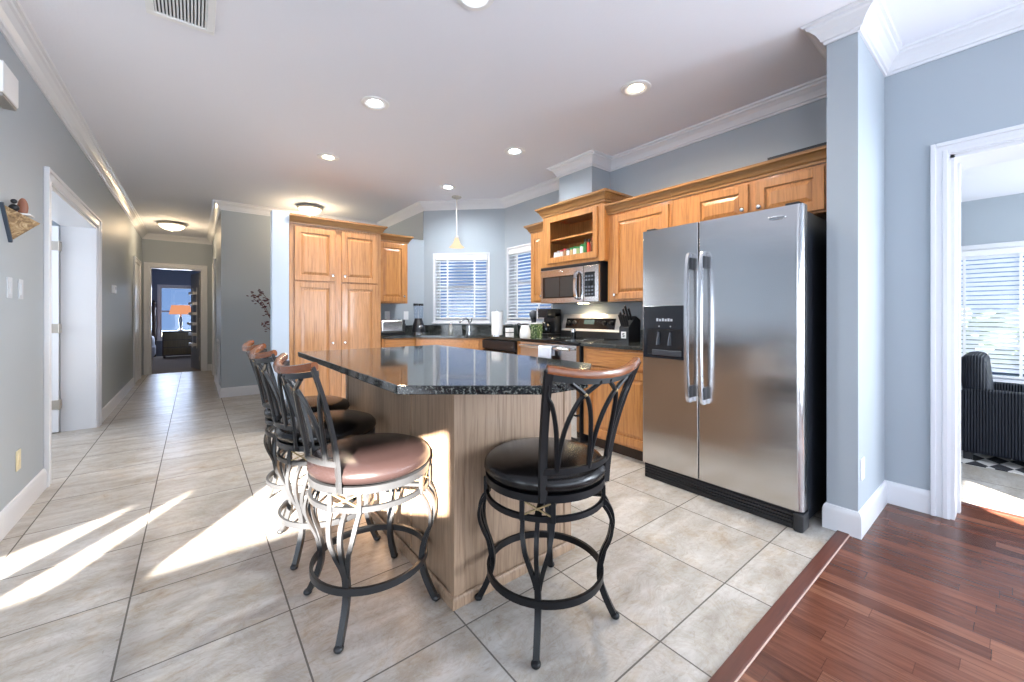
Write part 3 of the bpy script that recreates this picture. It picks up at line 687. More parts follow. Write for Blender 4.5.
# ------------------------------------------------------------------ refrigerator
fr = thing('refrigerator', 'stainless side-by-side refrigerator with black ice and water dispenser', 'refrigerator', (2.533, 1.692, 0), RZ)
w = 0.975
MB().box(0.012, 0.075, 0.02, w - 0.012, 0.80, 1.735, 0.006).build('refrigerator_body', mat('fridge_side', (0.018, 0.021, 0.028), 0.35), fr, smooth=30)
def rdoor(x0, x1, z0, z1, rl, rr_, name):
    pts = []
    def arc(cx, cy, r, a0, a1):
        for k in range(7):
            a = R(a0 + (a1 - a0) * k / 6); pts.append((cx + r * math.cos(a), cy + r * math.sin(a)))
    arc(x0 + rl, rl, rl, 180, 270); arc(x1 - rr_, rr_, rr_, 270, 360)
    pts.extend([(x1, 0.07), (x0, 0.07)])
    return MB().poly(pts, z0, z1).build(name, STEEL, fr, smooth=50)
sp_ = 0.411
dl = rdoor(0.0, sp_ - 0.003, 0.108, 1.757, 0.010, 0.006, 'freezer_door'); dr = rdoor(sp_ + 0.003, w, 0.108, 1.757, 0.006, 0.030, 'refrigerator_door')
def fhandle(x, par):
    pts = spline([(x, -0.005, 1.545), (x, -0.045, 1.53), (x, -0.062, 1.35), (x, -0.068, 1.08), (x, -0.062, 0.80), (x, -0.045, 0.63), (x, -0.005, 0.615)], 8)
    o = MB().sweep(pts, rect(0.030, 0.018), up=(1, 0, 0)).build('door_handle', mat('handle_steel', (0.72, 0.74, 0.78), 0.2, metal=0.9), par)
    MB().box(x - 0.014, -0.045, 1.455, x + 0.014, 0.0, 1.53, .003).box(x - 0.014, -0.045, 0.63, x + 0.014, 0.0, 0.705, .003).build('handle_mount', DKGREY, o, smooth=30)
fhandle(sp_ - 0.045, dl); fhandle(sp_ + 0.045, dr)
dx0, dx1, dz0, dz1 = 0.012, 0.322, 0.862, 1.225
mb = MB(); mb.box(dx0, -0.006, 1.062, dx1, 0.004, dz1, 0.004); mb.box(dx0, -0.006, dz0, dx0 + 0.03, 0.004, 1.062); mb.box(dx1 - 0.012, -0.006, dz0, dx1, 0.004, 1.062); mb.box(dx0 + .03, -0.006, dz0, dx1 - .012, 0.004, dz0 + 0.022)
dp = mb.build('dispenser_panel', mat('dispenser_black', (0.016, 0.018, 0.024), 0.18), dl, smooth=0)
MB().box(dx0 + 0.03, -0.0035, dz0 + 0.02, dx1 - 0.012, -0.0005, 1.062).build('dispenser_recess', mat('recess_black', (0.004, 0.004, 0.006), 0.5), dp, smooth=0)
MB().box(dx0 + 0.075, -0.018, dz0 + 0.022, dx1 - 0.02, -0.004, dz0 + 0.06, .006).build('drip_tray', DKGREY, dp, smooth=0)
for k in range(2): MB().sweep([(dx0 + 0.125 + k * 0.085, -0.004, 1.04), (dx0 + 0.125 + k * 0.085, -0.014, 1.0), (dx0 + 0.125 + k * 0.085, -0.016, 0.955)], rect(0.042, 0.008), up=(1, 0, 0), scales=[.6, .8, 1.15]).build('dispenser_paddle', mat('paddle_grey', (0.11, 0.12, 0.14), 0.3), dp)
for k in range(6): MB().box(dx0 + 0.105 + k * 0.021, -0.0075, 1.118, dx0 + 0.119 + k * 0.021, -0.006, 1.138 - (k % 2) * 0.004).build('dispenser_button', GREYBTN, dp, smooth=0)
for k in (0, 1): MB().ball((dx0 + 0.125 + k * 0.085, -0.0065, 1.083), 0.0045, (1, .3, 1)).build('indicator_light', GREYBTN, dp, smooth=0)
MB().ball((0.855, -0.002, 1.70), 0.045, (1, 0.06, 0.28), 24, 10).build('badge', CHROME, dr)
bt = bpy.data.curves.new('badge_text', 'FONT'); bt.body = 'Whirlpool'; bt.size = 0.018; bt.align_x = 'CENTER'; bt.align_y = 'CENTER'; bt.extrude = 0.0004
bo = bpy.data.objects.new('badge_text', bt); C.objects.link(bo); bo.parent = dr; bo.location = (0.855, -0.0052, 1.70); bo.rotation_euler = (R(90), 0, 0); bt.materials.append(DKGREY)
bpy.context.view_layer.update(); bme = bpy.data.meshes.new_from_object(bo.evaluated_get(bpy.context.evaluated_depsgraph_get())); bo2 = bpy.data.objects.new('badge_lettering', bme); C.objects.link(bo2); bo2.parent = dr; bo2.location = bo.location; bo2.rotation_euler = bo.rotation_euler; bpy.data.objects.remove(bo)
mb = MB(); mb.box(0.01, 0.015, 0.0, w - 0.04, 0.06, 0.10, 0.004)
for k in range(4): mb.box(0.02, 0.006, 0.022 + k * 0.019, w - 0.05, 0.02, 0.031 + k * 0.019)
mb.build('base_grille', BLACKP, fr, smooth=0)
MB().box(w - 0.045, -0.012, 0.0, w + 0.004, 0.10, 0.10, 0.012).build('grille_end', BLACKP, fr)
for x in (0.02, w - 0.09): MB().box(x, 0.02, 1.757, x + 0.07, 0.13, 1.775, 0.006).build('hinge_cover', BLACKP, fr)

# ------------------------------------------------------------------ base cabinets, dishwasher, range, worktops
ZC = 0.885
bc = rcab('base_cabinet', 'oak base cabinet with drawer and door between the range and refrigerator', 2.425, 0.73, 0, x=2.73)
w = 0.722
MB().box(0, 0, 0.1, w, 0.62, ZC, 0.002).build('cabinet_body', OAK, bc, smooth=0)
MB().box(0, 0.06, 0, w, 0.6, 0.1).build('toe_kick', KICK, bc, smooth=0)
mb = MB(); flat_drawer(mb, 0.05, 0.725, w - 0.09, 0.14); od = mb.build('drawer', OAKH, bc, smooth=30)
cab_door(0.05, 0.125, w - 0.09, 0.585, 0.09, 0.66, bc)
# dishwasher
dwr = rcab('dishwasher', 'black built-in dishwasher between the sink cabinet and the range', 3.985, 0.62, 0, 'dishwasher', x=2.70)
MB().box(0, 0.03, 0.1, 0.615, 0.60, 0.875).build('dishwasher_body', BLACKP, dwr, smooth=0)
MB().box(0.005, 0, 0.12, 0.61, 0.03, 0.76, 0.005).build('dishwasher_door', BLACKG, dwr, smooth=0)
MB().box(0.005, -0.01, 0.77, 0.61, 0.03, 0.872, 0.008).build('control_panel', BLACKP, dwr, smooth=0)
MB().box(0.0, 0.06, 0, 0.615, 0.5, 0.1).build('toe_kick', BLACKP, dwr, smooth=0)
fl = rcab('base_cabinet', 'narrow oak filler cabinet between the dishwasher and the range', 3.365, 0.12, 0, x=2.73)
MB().box(0, 0, 0.1, 0.115, 0.6, ZC).build('cabinet_body', OAK, fl, smooth=0); MB().box(0, 0.06, 0, 0.115, 0.5, 0.1).build('toe_kick', KICK, fl, smooth=0)
# corner sink cabinet
skc = thing('sink_cabinet', 'oak corner cabinet under the kitchen sink with angled front', 'cabinet', (0, 0, 0))
MB().poly([(1.71, 4.61), (2.135, 4.61), (2.73, 4.015), (2.73, 3.99), (3.36, 3.99), (3.36, 4.42), (2.555, 5.235), (1.71, 5.235)], 0.1, ZC).build('cabinet_body', OAK, skc, smooth=0)
MB().poly([(1.72, 4.68), (2.16, 4.68), (2.79, 4.05), (3.3, 4.05), (3.3, 4.4), (2.5, 5.2), (1.72, 5.2)], 0, 0.1).build('toe_kick', KICK, skc, smooth=0)
mb = MB(Matrix.Translation((2.135, 4.61, 0)) @ Matrix.Rotation(R(-45), 4, 'Z')); flat_drawer(mb, 0.05, 0.735, 0.74, 0.135); mb.build('false_drawer_front', OAKH, skc, smooth=30)
mb = MB(Matrix.Translation((2.135, 4.61, 0)) @ Matrix.Rotation(R(-45), 4, 'Z')); raised_door(mb, 0.05, 0.13, 0.365, 0.59); mb.build('cabinet_door', OAK, skc, smooth=30)
mb = MB(Matrix.Translation((2.135, 4.61, 0)) @ Matrix.Rotation(R(-45), 4, 'Z')); raised_door(mb, 0.425, 0.13, 0.365, 0.59); mb.build('cabinet_door', OAK, skc, smooth=30)
mb = MB(Matrix.Translation((1.71, 4.61, 0))); flat_drawer(mb, 0.03, 0.735, 0.37, 0.135); mb.build('drawer', OAKH, skc, smooth=30)
# worktops
ct = thing('countertop', 'black granite worktop running round the sink corner to the range', 'countertop', (0, 0, ZC))
MB().poly([(1.706, 4.575), (2.125, 4.575), (2.70, 4.0), (2.70, 3.252), (3.372, 3.252), (3.372, 4.43), (2.552, 5.248), (1.706, 5.248)], 0, 0.032, 0.004).build('worktop_slab', GRAN, ct, smooth=30)
MB().poly([(1.71, 5.225), (2.545, 5.225), (3.35, 4.42), (3.35, 3.26), (3.372, 3.26), (3.372, 4.434), (2.555, 5.248), (1.71, 5.248)], 0.032, 0.135).build('backsplash', GRAN, ct, smooth=0)
ct2 = thing('countertop', 'short black granite worktop under the knife block beside the refrigerator', 'countertop', (0, 0, ZC))
MB().box(2.70, 1.70, 0, 3.372, 2.432, 0.032, 0.004).build('worktop_slab', GRAN, ct2, smooth=30)
MB().box(3.35, 1.705, 0.032, 3.372, 2.43, 0.135).build('backsplash', GRAN, ct2, smooth=0)
ZT = ZC + 0.032
# range
rg = rcab('range', 'stainless electric range with black glass top and raised back control panel', 3.245, 0.785, 0, 'stove', x=2.68)
w = 0.805
MB().box(0.003, 0.03, 0.02, w - 0.003, 0.66, 0.90, 0.003).build('range_body', BLACKP, rg, smooth=0)
MB().box(0, 0.0, 0.90, w, 0.64, 0.918, 0.005).build('cooktop', BLACKG, rg, smooth=30)
mb = MB()
for (x, y, r_) in ((0.2, 0.17, 0.10), (0.6, 0.17, 0.085), (0.2, 0.45, 0.08), (0.6, 0.45, 0.10)): mb.lathe([(r_ - 0.004, 0.0005), (r_ - 0.004, 0.001), (r_, 0.001), (r_, 0.0005)], 32, c=(x, y, 0.918), cap=False)
mb.build('burner_rings', GREYBTN, rg)
od = MB().box(0.01, -0.015, 0.27, w - 0.01, 0.03, 0.888, 0.006).build('oven_door', STEEL, rg, smooth=30)
MB().box(0.11, -0.018, 0.36, w - 0.11, -0.012, 0.66, 0.004).build('oven_window', BLACKG, od, smooth=0)
MB().cyl((0.05, -0.06, 0.85), (w - 0.05, -0.06, 0.85), 0.013).cyl((0.07, -0.06, 0.85), (0.07, -0.01, 0.85), 0.010).cyl((w - 0.07, -0.06, 0.85), (w - 0.07, -0.01, 0.85), 0.010).build('oven_handle', CHROME, od)
MB().box(0.01, -0.012, 0.06, w - 0.01, 0.03, 0.255, 0.006).build('storage_drawer', STEEL, rg, smooth=30)
Mb = Matrix.Translation((0, 0.57, 0.918)) @ Matrix.Rotation(R(-15), 4, 'X')
bgd = MB(Mb).box(0.0, 0.0, 0.06, w, 0.05, 0.265, 0.012).build('back_control_panel', mat('satin_steel', (0.72, 0.73, 0.75), 0.38, metal=0.8), rg, smooth=30)
MB().box(0.0, 0.585, 0.918, w, 0.65, 0.99, 0.004).build('back_guard_base', BLACKP, rg, smooth=0)
MB(Mb).box(0.065, -0.003, 0.10, w - 0.065, 0.004, 0.215, 0.006).build('control_glass', BLACKG, bgd, smooth=0)
for x in (0.11, 0.20, w - 0.20, w - 0.11): MB().cyl((x, -0.003, 0.165), (x, -0.028, 0.165), 0.022, 0.018, M=Mb).build('control_knob', BLACKP, bgd)
MB(Mb).box(0.33, -0.0045, 0.15, 0.47, -0.002, 0.20).build('clock_display', mat('display', (0.03, 0.05, 0.06), 0.1), bgd, smooth=0)
# towel hanging on the oven handle
mb = MB(); n = 10
pts = [(2.618, z_) for z_ in (0.63, 0.70, 0.755)] + [(2.612, 0.768), (2.600, 0.768), (2.595, 0.755)] + [(2.593, z_) for z_ in (0.70, 0.62, 0.56)]
th = []
secn = []
for j in range(2):
    pass
vv = []
for yk in range(9):
    y_ = 2.70 + yk * 0.0225
    vv.append([mb.bm.verts.new((x_ - (0.004 + 0.004 * math.sin(yk * 1.6)) if i > 3 else x_ + 0.002 * math.sin(yk * 1.6), y_, z_)) for i, (x_, z_) in enumerate([(2.641, 0.78), (2.641, 0.81), (2.639, 0.855), (2.632, 0.8685), (2.612, 0.8695), (2.602, 0.857), (2.600, 0.82), (2.599, 0.78), (2.599, 0.735)])])
for a_, b_ in zip(vv, vv[1:]):
    for i in range(8): mb.bm.faces.new((a_[i], a_[i + 1], b_[i + 1], b_[i]))
tw = mb.build('dish_towel', CLOTH); m_ = tw.modifiers.new('t', 'SOLIDIFY'); m_.thickness = 0.004
tag(tw, 'pale blue-grey dish towel hanging over the oven door handle', 'towel')

# ------------------------------------------------------------------ counter items
tz = ZT
to = thing('toaster', 'long stainless toaster with black ends on the worktop beside the pantry', 'toaster', (1.95, 4.98, tz))
MB().box(-0.155, -0.09, 0.012, 0.155, 0.09, 0.185, 0.035, seg=4).build('toaster_body', STEEL, to)
MB().box(-0.17, -0.095, 0.0, 0.17, 0.095, 0.03, 0.006).build('toaster_base', BLACKP, to)
MB().box(-0.172, -0.088, 0.01, -0.145, 0.088, 0.188, 0.02).box(0.145, -0.088, 0.01, 0.172, 0.088, 0.188, 0.02).build('end_caps', BLACKP, to)
MB().box(-0.12, -0.045, 0.178, 0.12, -0.02, 0.1875).box(-0.12, 0.02, 0.178, 0.12, 0.045, 0.1875).build('toast_slots', BLACKP, to, smooth=0)
MB().cyl((0.172, -0.04, 0.12), (0.192, -0.04, 0.12), 0.014).build('lever', BLACKP, to)
gr_ = thing('countertop_grinder', 'black appliance topped by two clear tubes with dark lids', 'appliance', (2.32, 4.93, tz))
MB().lathe([(0.085, 0), (0.088, 0.03), (0.08, 0.10), (0.055, 0.17), (0.05, 0.20)], 28).build('appliance_body', BLACKP, gr_)
MB().lathe([(0.09, 0.0), (0.092, 0.02), (0.088, 0.022)], 28).build('base_ring', CHROME, gr_)
MB().ball((0.0, -0.075, 0.09), 0.032, (1, .35, .8)).build('dial', CHROME, gr_)
for x in (-0.035, 0.035):
    MB().lathe([(0.026, 0.20), (0.032, 0.37)], 20, c=(x, 0, 0)).build('clear_tube', GLASSC, gr_)
    MB().lathe([(0.034, 0.365), (0.034, 0.395), (0.0, 0.398)], 20, c=(x, 0, 0)).build('lid', BLACKP, gr_)
sb = thing('soap_dispenser', 'small brushed steel soap bottle with pump left of the faucet', 'soap dispenser', (2.63, 4.62, tz))
MB().lathe([(0.03, 0), (0.032, 0.02), (0.032, 0.09), (0.016, 0.115), (0.012, 0.12)], 20).build('bottle_body', mat('satin_glass', (0.45, 0.45, 0.42), 0.15, metal=0.5), sb)
MB().cyl((0, 0, 0.12), (0, 0, 0.15), 0.006).box(-0.006, -0.035, 0.148, 0.006, 0.006, 0.158, 0.003).build('pump', CHROME, sb)
fa = thing('faucet', 'chrome kitchen faucet with arched spout under the angled window', 'faucet', (2.84, 4.50, tz), R(-28))
MB().lathe([(0.028, 0), (0.028, 0.012), (0.018, 0.02), (0.016, 0.10), (0.018, 0.12)], 20).build('faucet_base', CHROME, fa)
MB().tube(spline([(0, 0, 0.10), (-0.01, -0.01, 0.17), (-0.05, -0.05, 0.20), (-0.11, -0.10, 0.175), (-0.13, -0.12, 0.15)]), 0.012, 12).build('spout', CHROME, fa)
MB().tube([(0, 0, 0.12), (0.03, 0.03, 0.17), (0.035, 0.035, 0.20)], 0.008, 10).build('lever_handle', DKGREY, fa)
ptw = thing('paper_towel_roll', 'upright white paper towel roll on its stand right of the sink', 'paper towels', (2.80, 3.83, tz))
MB().lathe([(0.075, 0), (0.075, 0.01), (0.01, 0.012), (0.01, 0.30), (0, 0.31)], 24).build('towel_stand', CHROME, ptw)
MB().lathe([(0.02, 0.013), (0.065, 0.013), (0.066, 0.285), (0.02, 0.285)], 28, cap=False).build('paper_roll', PAPER, ptw)
cu = thing('ceramic_mug', 'small white square mug between the paper towels and dark canister', 'mug', (2.765, 3.545, tz))
MB().box(-0.035, -0.035, 0, 0.035, 0.035, 0.10, 0.006).build('mug_body', CERAM, cu)
MB().box(-0.037, -0.037, 0.045, 0.037, 0.037, 0.055, 0.002).build('dark_band', BLACKP, cu, smooth=0)
cn = MB(Matrix.Translation((2.98, 3.70, tz))).lathe([(0.045, 0), (0.047, 0.01), (0.047, 0.105), (0.049, 0.107), (0.049, 0.125), (0.01, 0.13), (0, 0.14)], 24).build('canister', mat('green_black', (0.02, 0.028, 0.022), 0.25))
tag(cn, 'dark round lidded canister between the white mug and white carafe', 'canister')
kt = thing('carafe', 'white carafe with black loop handle left of the coffee maker', 'carafe', (2.82, 3.34, tz), R(20))
MB().lathe([(0.055, 0), (0.06, 0.02), (0.058, 0.08), (0.045, 0.12), (0.042, 0.135)], 24).build('carafe_body', CERAM, kt)
MB().lathe([(0.043, 0.135), (0.04, 0.15), (0, 0.155)], 24).build('lid', BLACKP, kt)
MB().sweep(spline([(0, 0.04, 0.14), (0.0, 0.085, 0.15), (0.0, 0.10, 0.12), (0.0, 0.09, 0.04)]), rect(0.014, 0.010)).build('handle', BLACKP, kt)
cm = thing('coffee_maker', 'tall black coffee maker with steel column beside the range', 'coffee maker', (3.20, 3.365, tz), RZ)
MB().box(-0.09, -0.11, 0, 0.09, 0.11, 0.035, 0.008).build('base_plate', BLACKP, cm)
MB().box(-0.09, 0.0, 0.035, 0.09, 0.11, 0.27, 0.008).build('water_tank', BLACKP, cm)
MB().box(-0.09, -0.11, 0.215, 0.09, 0.11, 0.315, 0.015).build('brew_head', BLACKP, cm)
MB().box(-0.095, -0.112, 0.2, -0.07, -0.09, 0.325, 0.004).build('steel_column', CHROME, cm)
MB().lathe([(0.05, 0.036), (0.06, 0.06), (0.06, 0.12), (0.04, 0.165)], 20, c=(0, -0.05, 0)).build('glass_jug', BLACKG, cm)
gd = thing('coffee_grinder', 'round dark coffee grinder on a short stem left of the coffee maker', 'grinder', (3.20, 3.63, tz))
MB().lathe([(0.05, 0), (0.05, 0.02), (0.03, 0.03), (0.03, 0.19), (0.045, 0.21)], 20).build('grinder_base', BLACKP, gd)
MB().ball((0, 0, 0.25), 0.055, (1, 1, 0.95)).build('hopper', DKGREY, gd)
gb = thing('tea_tin', 'square tin with green and cream print in front of the coffee maker', 'tin', (2.98, 3.335, tz))
MB().box(-0.04, -0.055, 0, 0.04, 0.055, 0.145, 0.004).build('tin_body', GREENB, gb, smooth=0)
MB().box(-0.042, -0.057, 0.145, 0.042, 0.057, 0.16, 0.003).build('lid', CERAM, gb, smooth=0)
cp = thing('salt_shaker', 'small steel shaker standing at the back left of the range top', 'shaker', (3.0, 2.80, 0.9192))
MB().lathe([(0.026, 0), (0.026, 0.07), (0.02, 0.075)], 18).build('shaker_body', BLACKG, cp)
MB().lathe([(0.027, 0.07), (0.027, 0.10), (0.0, 0.108)], 18).build('lid', CHROME, cp)
sr = MB(Matrix.Translation((2.86, 2.98, 0.919)) @ Matrix.Rotation(R(20), 4, 'Z')).ball((0, 0, 0.008), 0.04, (1, .7, .2)).box(0.03, -0.006, 0.003, 0.16, 0.006, 0.012, 0.003).build('spoon_rest', CHROME)
tag(sr, 'shiny steel spoon rest lying on the range top', 'spoon rest')
# knife block
kb = thing('knife_block', 'black knife block with dark knife handles on the short worktop', 'knife block', (3.10, 2.20, tz), RZ)
Mk = Matrix.Rotation(R(0), 4, 'X')
mb = MB(Matrix.Rotation(R(90), 4, 'Z') @ Matrix.Rotation(R(90), 4, 'X')); mb.poly([(-0.09, 0), (0.09, 0), (0.09, 0.20), (0.02, 0.235), (-0.09, 0.13)], -0.05, 0.05)
mb.build('block_body', BLACKP, kb, smooth=0)
MB().box(-0.026, -0.094, 0.035, 0.026, -0.0905, 0.095, .001).build('block_label', CERAM, kb, smooth=0)
MB().box(-0.010, -0.0955, 0.048, 0.010, -0.094, 0.054).box(-0.010, -0.0955, 0.062, 0.010, -0.094, 0.068).box(-0.010, -0.0955, 0.076, 0.010, -0.094, 0.082).box(-0.010, -0.0955, 0.068, -0.004, -0.094, 0.082).box(0.004, -0.0955, 0.048, 0.010, -0.094, 0.062).build('label_mark', BLACKP, kb, smooth=0)
kn = 0
for (x, t_, L_) in ((-0.034, 0.1, 0.12), (-0.012, 0.1, 0.145), (0.012, 0.1, 0.125), (0.034, 0.1, 0.115), (-0.03, 0.6, 0.12), (0.0, 0.6, 0.15), (0.03, 0.6, 0.125)):
    y0, z0 = -0.09 + 0.11 * t_ + 0.015, 0.13 + 0.105 * t_ + 0.012
    dv = Vector((0, -0.42, 0.90)).normalized()
    p0 = Vector((x, y0, z0 - 0.015)); p1 = p0 + dv * L_
    ko = thing('kitchen_knife', 'black handled kitchen knife standing in the black knife block', 'knife', (3.10, 2.20, tz), RZ, 'knives in the knife block')
    MB().sweep([p0, p0 + dv * 0.03, p1], rect(0.011, 0.017), up=(1, 0, 0)).build('knife_handle', BLACKP, ko, smooth=0)
    MB().ball(tuple(p1), 0.009, (0.7, 1, 1)).build('knife_pommel', CHROME, ko)
SWP = mat('switch_plate', (0.55, 0.58, 0.62), 0.4)
def plate(label, M, m=WHITE, sw=False, w=0.07, h=0.115):
    e = thing('wall_outlet' if not sw else 'light_switch', label, 'outlet' if not sw else 'switch'); e.matrix_world = M
    MB().box(-w / 2, -0.006, -h / 2, w / 2, 0, h / 2, 0.003).build('cover_plate', m, e)
    if sw: MB().box(-0.016, -0.010, -0.033, 0.016, -0.006, 0.033, 0.002).build('rocker', SWP, e, smooth=0)
    else:
        for z in (-0.02, 0.02): MB().lathe([(0.017, 0), (0.017, 0.002), (0, 0.002)], 16, M=Matrix.Translation((0, -0.006, z)) @ Matrix.Rotation(R(90), 4, 'X')).build('socket', m, e)
T = Matrix.Translation
plate('white outlet above the toaster nearer the pantry', T((2.02, 5.249, 1.155)))
plate('white outlet between the toaster and the two clear tubes', T((2.285, 5.249, 1.155)))
plate('white outlet low on the bright end wall beside the doorway', T((2.80, YW, 0.34)))
plate('almond outlet low on the left wall', T((XL, 3.56, 0.33)) @ Matrix.Rotation(R(90), 4, 'Z'), ALMOND)
plate('white light switch on the left wall under the wooden plaque, nearer the frame edge', T((XL, 3.42, 1.31)) @ Matrix.Rotation(R(90), 4, 'Z'), SWP, sw=True)
plate('white light switch on the left wall closer to the door casing', T((XL, 3.60, 1.31)) @ Matrix.Rotation(R(90), 4, 'Z'), SWP, sw=True)
e = thing('thermostat', 'small white thermostat on the hall wall past the side opening', 'thermostat', (XL, 6.95, 1.48), R(90))
MB().box(-0.07, -0.03, -0.05, 0.07, 0, 0.05, 0.006).build('thermostat_case', WHITE, e); MB().box(-0.03, -0.032, -0.005, 0.03, -0.03, 0.03).build('display', GREYBTN, e, smooth=0)
e = thing('door_chime', 'white box chime high on the left wall under the crown moulding', 'chime', (XL, 3.225, 2.265), R(90))
MB().box(-0.11, -0.055, 0, 0.11, 0, 0.155, 0.006).build('chime_cover', WHITE, e); MB().box(-0.10, -0.05, -0.018, 0.10, 0, 0, 0.003).build('chime_base', mat('chime_grey', (0.35, 0.33, 0.3), 0.4, metal=.5), e)
# wooden wall plaque with disc
e = thing('wall_plaque', 'triangular wooden wall ornament with a small round copper disc', 'ornament', (XL, 3.42, 1.56))
mb = MB(); P4 = [Vector(p) for p in ((0, -0.13, 0.185), (0, 0.005, 0.0), (0.115, 0.0, 0.115), (0, 0.14, 0.16))]
P5 = [mb.bm.verts.new(p) for p in P4]; a, b, c, d = P5
for f_ in ((a, b, c), (a, c, d), (b, d, c), (a, d, b)): mb.bm.faces.new(f_)
mb.build('plaque_body', STONE, e, smooth=0)
MB().sweep([P4[0] + Vector((0.004, -0.004, 0)), P4[1] + Vector((0.004, -0.004, 0))], rect(0.02, 0.014)).build('plaque_edge', mat('plaque_edge', (0.04, 0.06, 0.09), 0.5), e, smooth=0)
MB().ball((0.05, 0.0, 0.195), 0.052, (0.40, 0.25, 1.0), 18, 12).build('copper_disc', REDOVAL, e)
MB().ball((0.03, -0.05, 0.18), 0.02).ball((0.03, -0.05, 0.215), 0.013).build('small_figure', BLACKP, e)
MB().box(0.02, -0.06, 0.145, 0.09, 0.02, 0.155, 0.002).build('shelf_edge', CERAM, e, smooth=0)

# ------------------------------------------------------------------ island
isl = thing('kitchen_island', 'kitchen island base clad in washed oak panels', 'kitchen island', (0, 0, 0))
X0, X1, Y0, Y1 = 0.806, 1.476, 1.39, 2.85
MB().box(X0 + 0.006, Y0 + 0.006, 0.0, X1 - 0.006, Y1 - 0.006, ZC).build('island_body', OAKI, isl, smooth=0)
for (x, y) in ((X0, Y0), (X1 - 0.05, Y0), (X0, Y1 - 0.05), (X1 - 0.05, Y1 - 0.05)): MB().box(x, y, 0, x + 0.05, y + 0.05, ZC - 0.001, 0.004).build('corner_post', OAKI, isl)
MB().box(X0 - 0.001, 1.80, 0.05, X0 + 0.01, 1.815, ZC - 0.002).build('panel_batten', OAKI, isl)
QR = [(0, 0), (0.012, 0), (0.012, 0.03), (0.006, 0.042), (0, 0.045)]
MB().mold([(X0, Y1), (X0, Y0), (X1, Y0), (X1, Y1)][::-1], QR).build('base_moulding', OAKI, isl)
ist = thing('island_top', 'black granite island top with clipped front corners', 'countertop', (0, 0, ZC))
MB().poly([(0.55, 1.335), (0.95, 1.016), (1.17, 1.016), (1.565, 1.335), (1.565, 2.97), (0.538, 2.97)], 0, 0.032, 0.003).build('granite_slab', GRAN, ist, smooth=20)

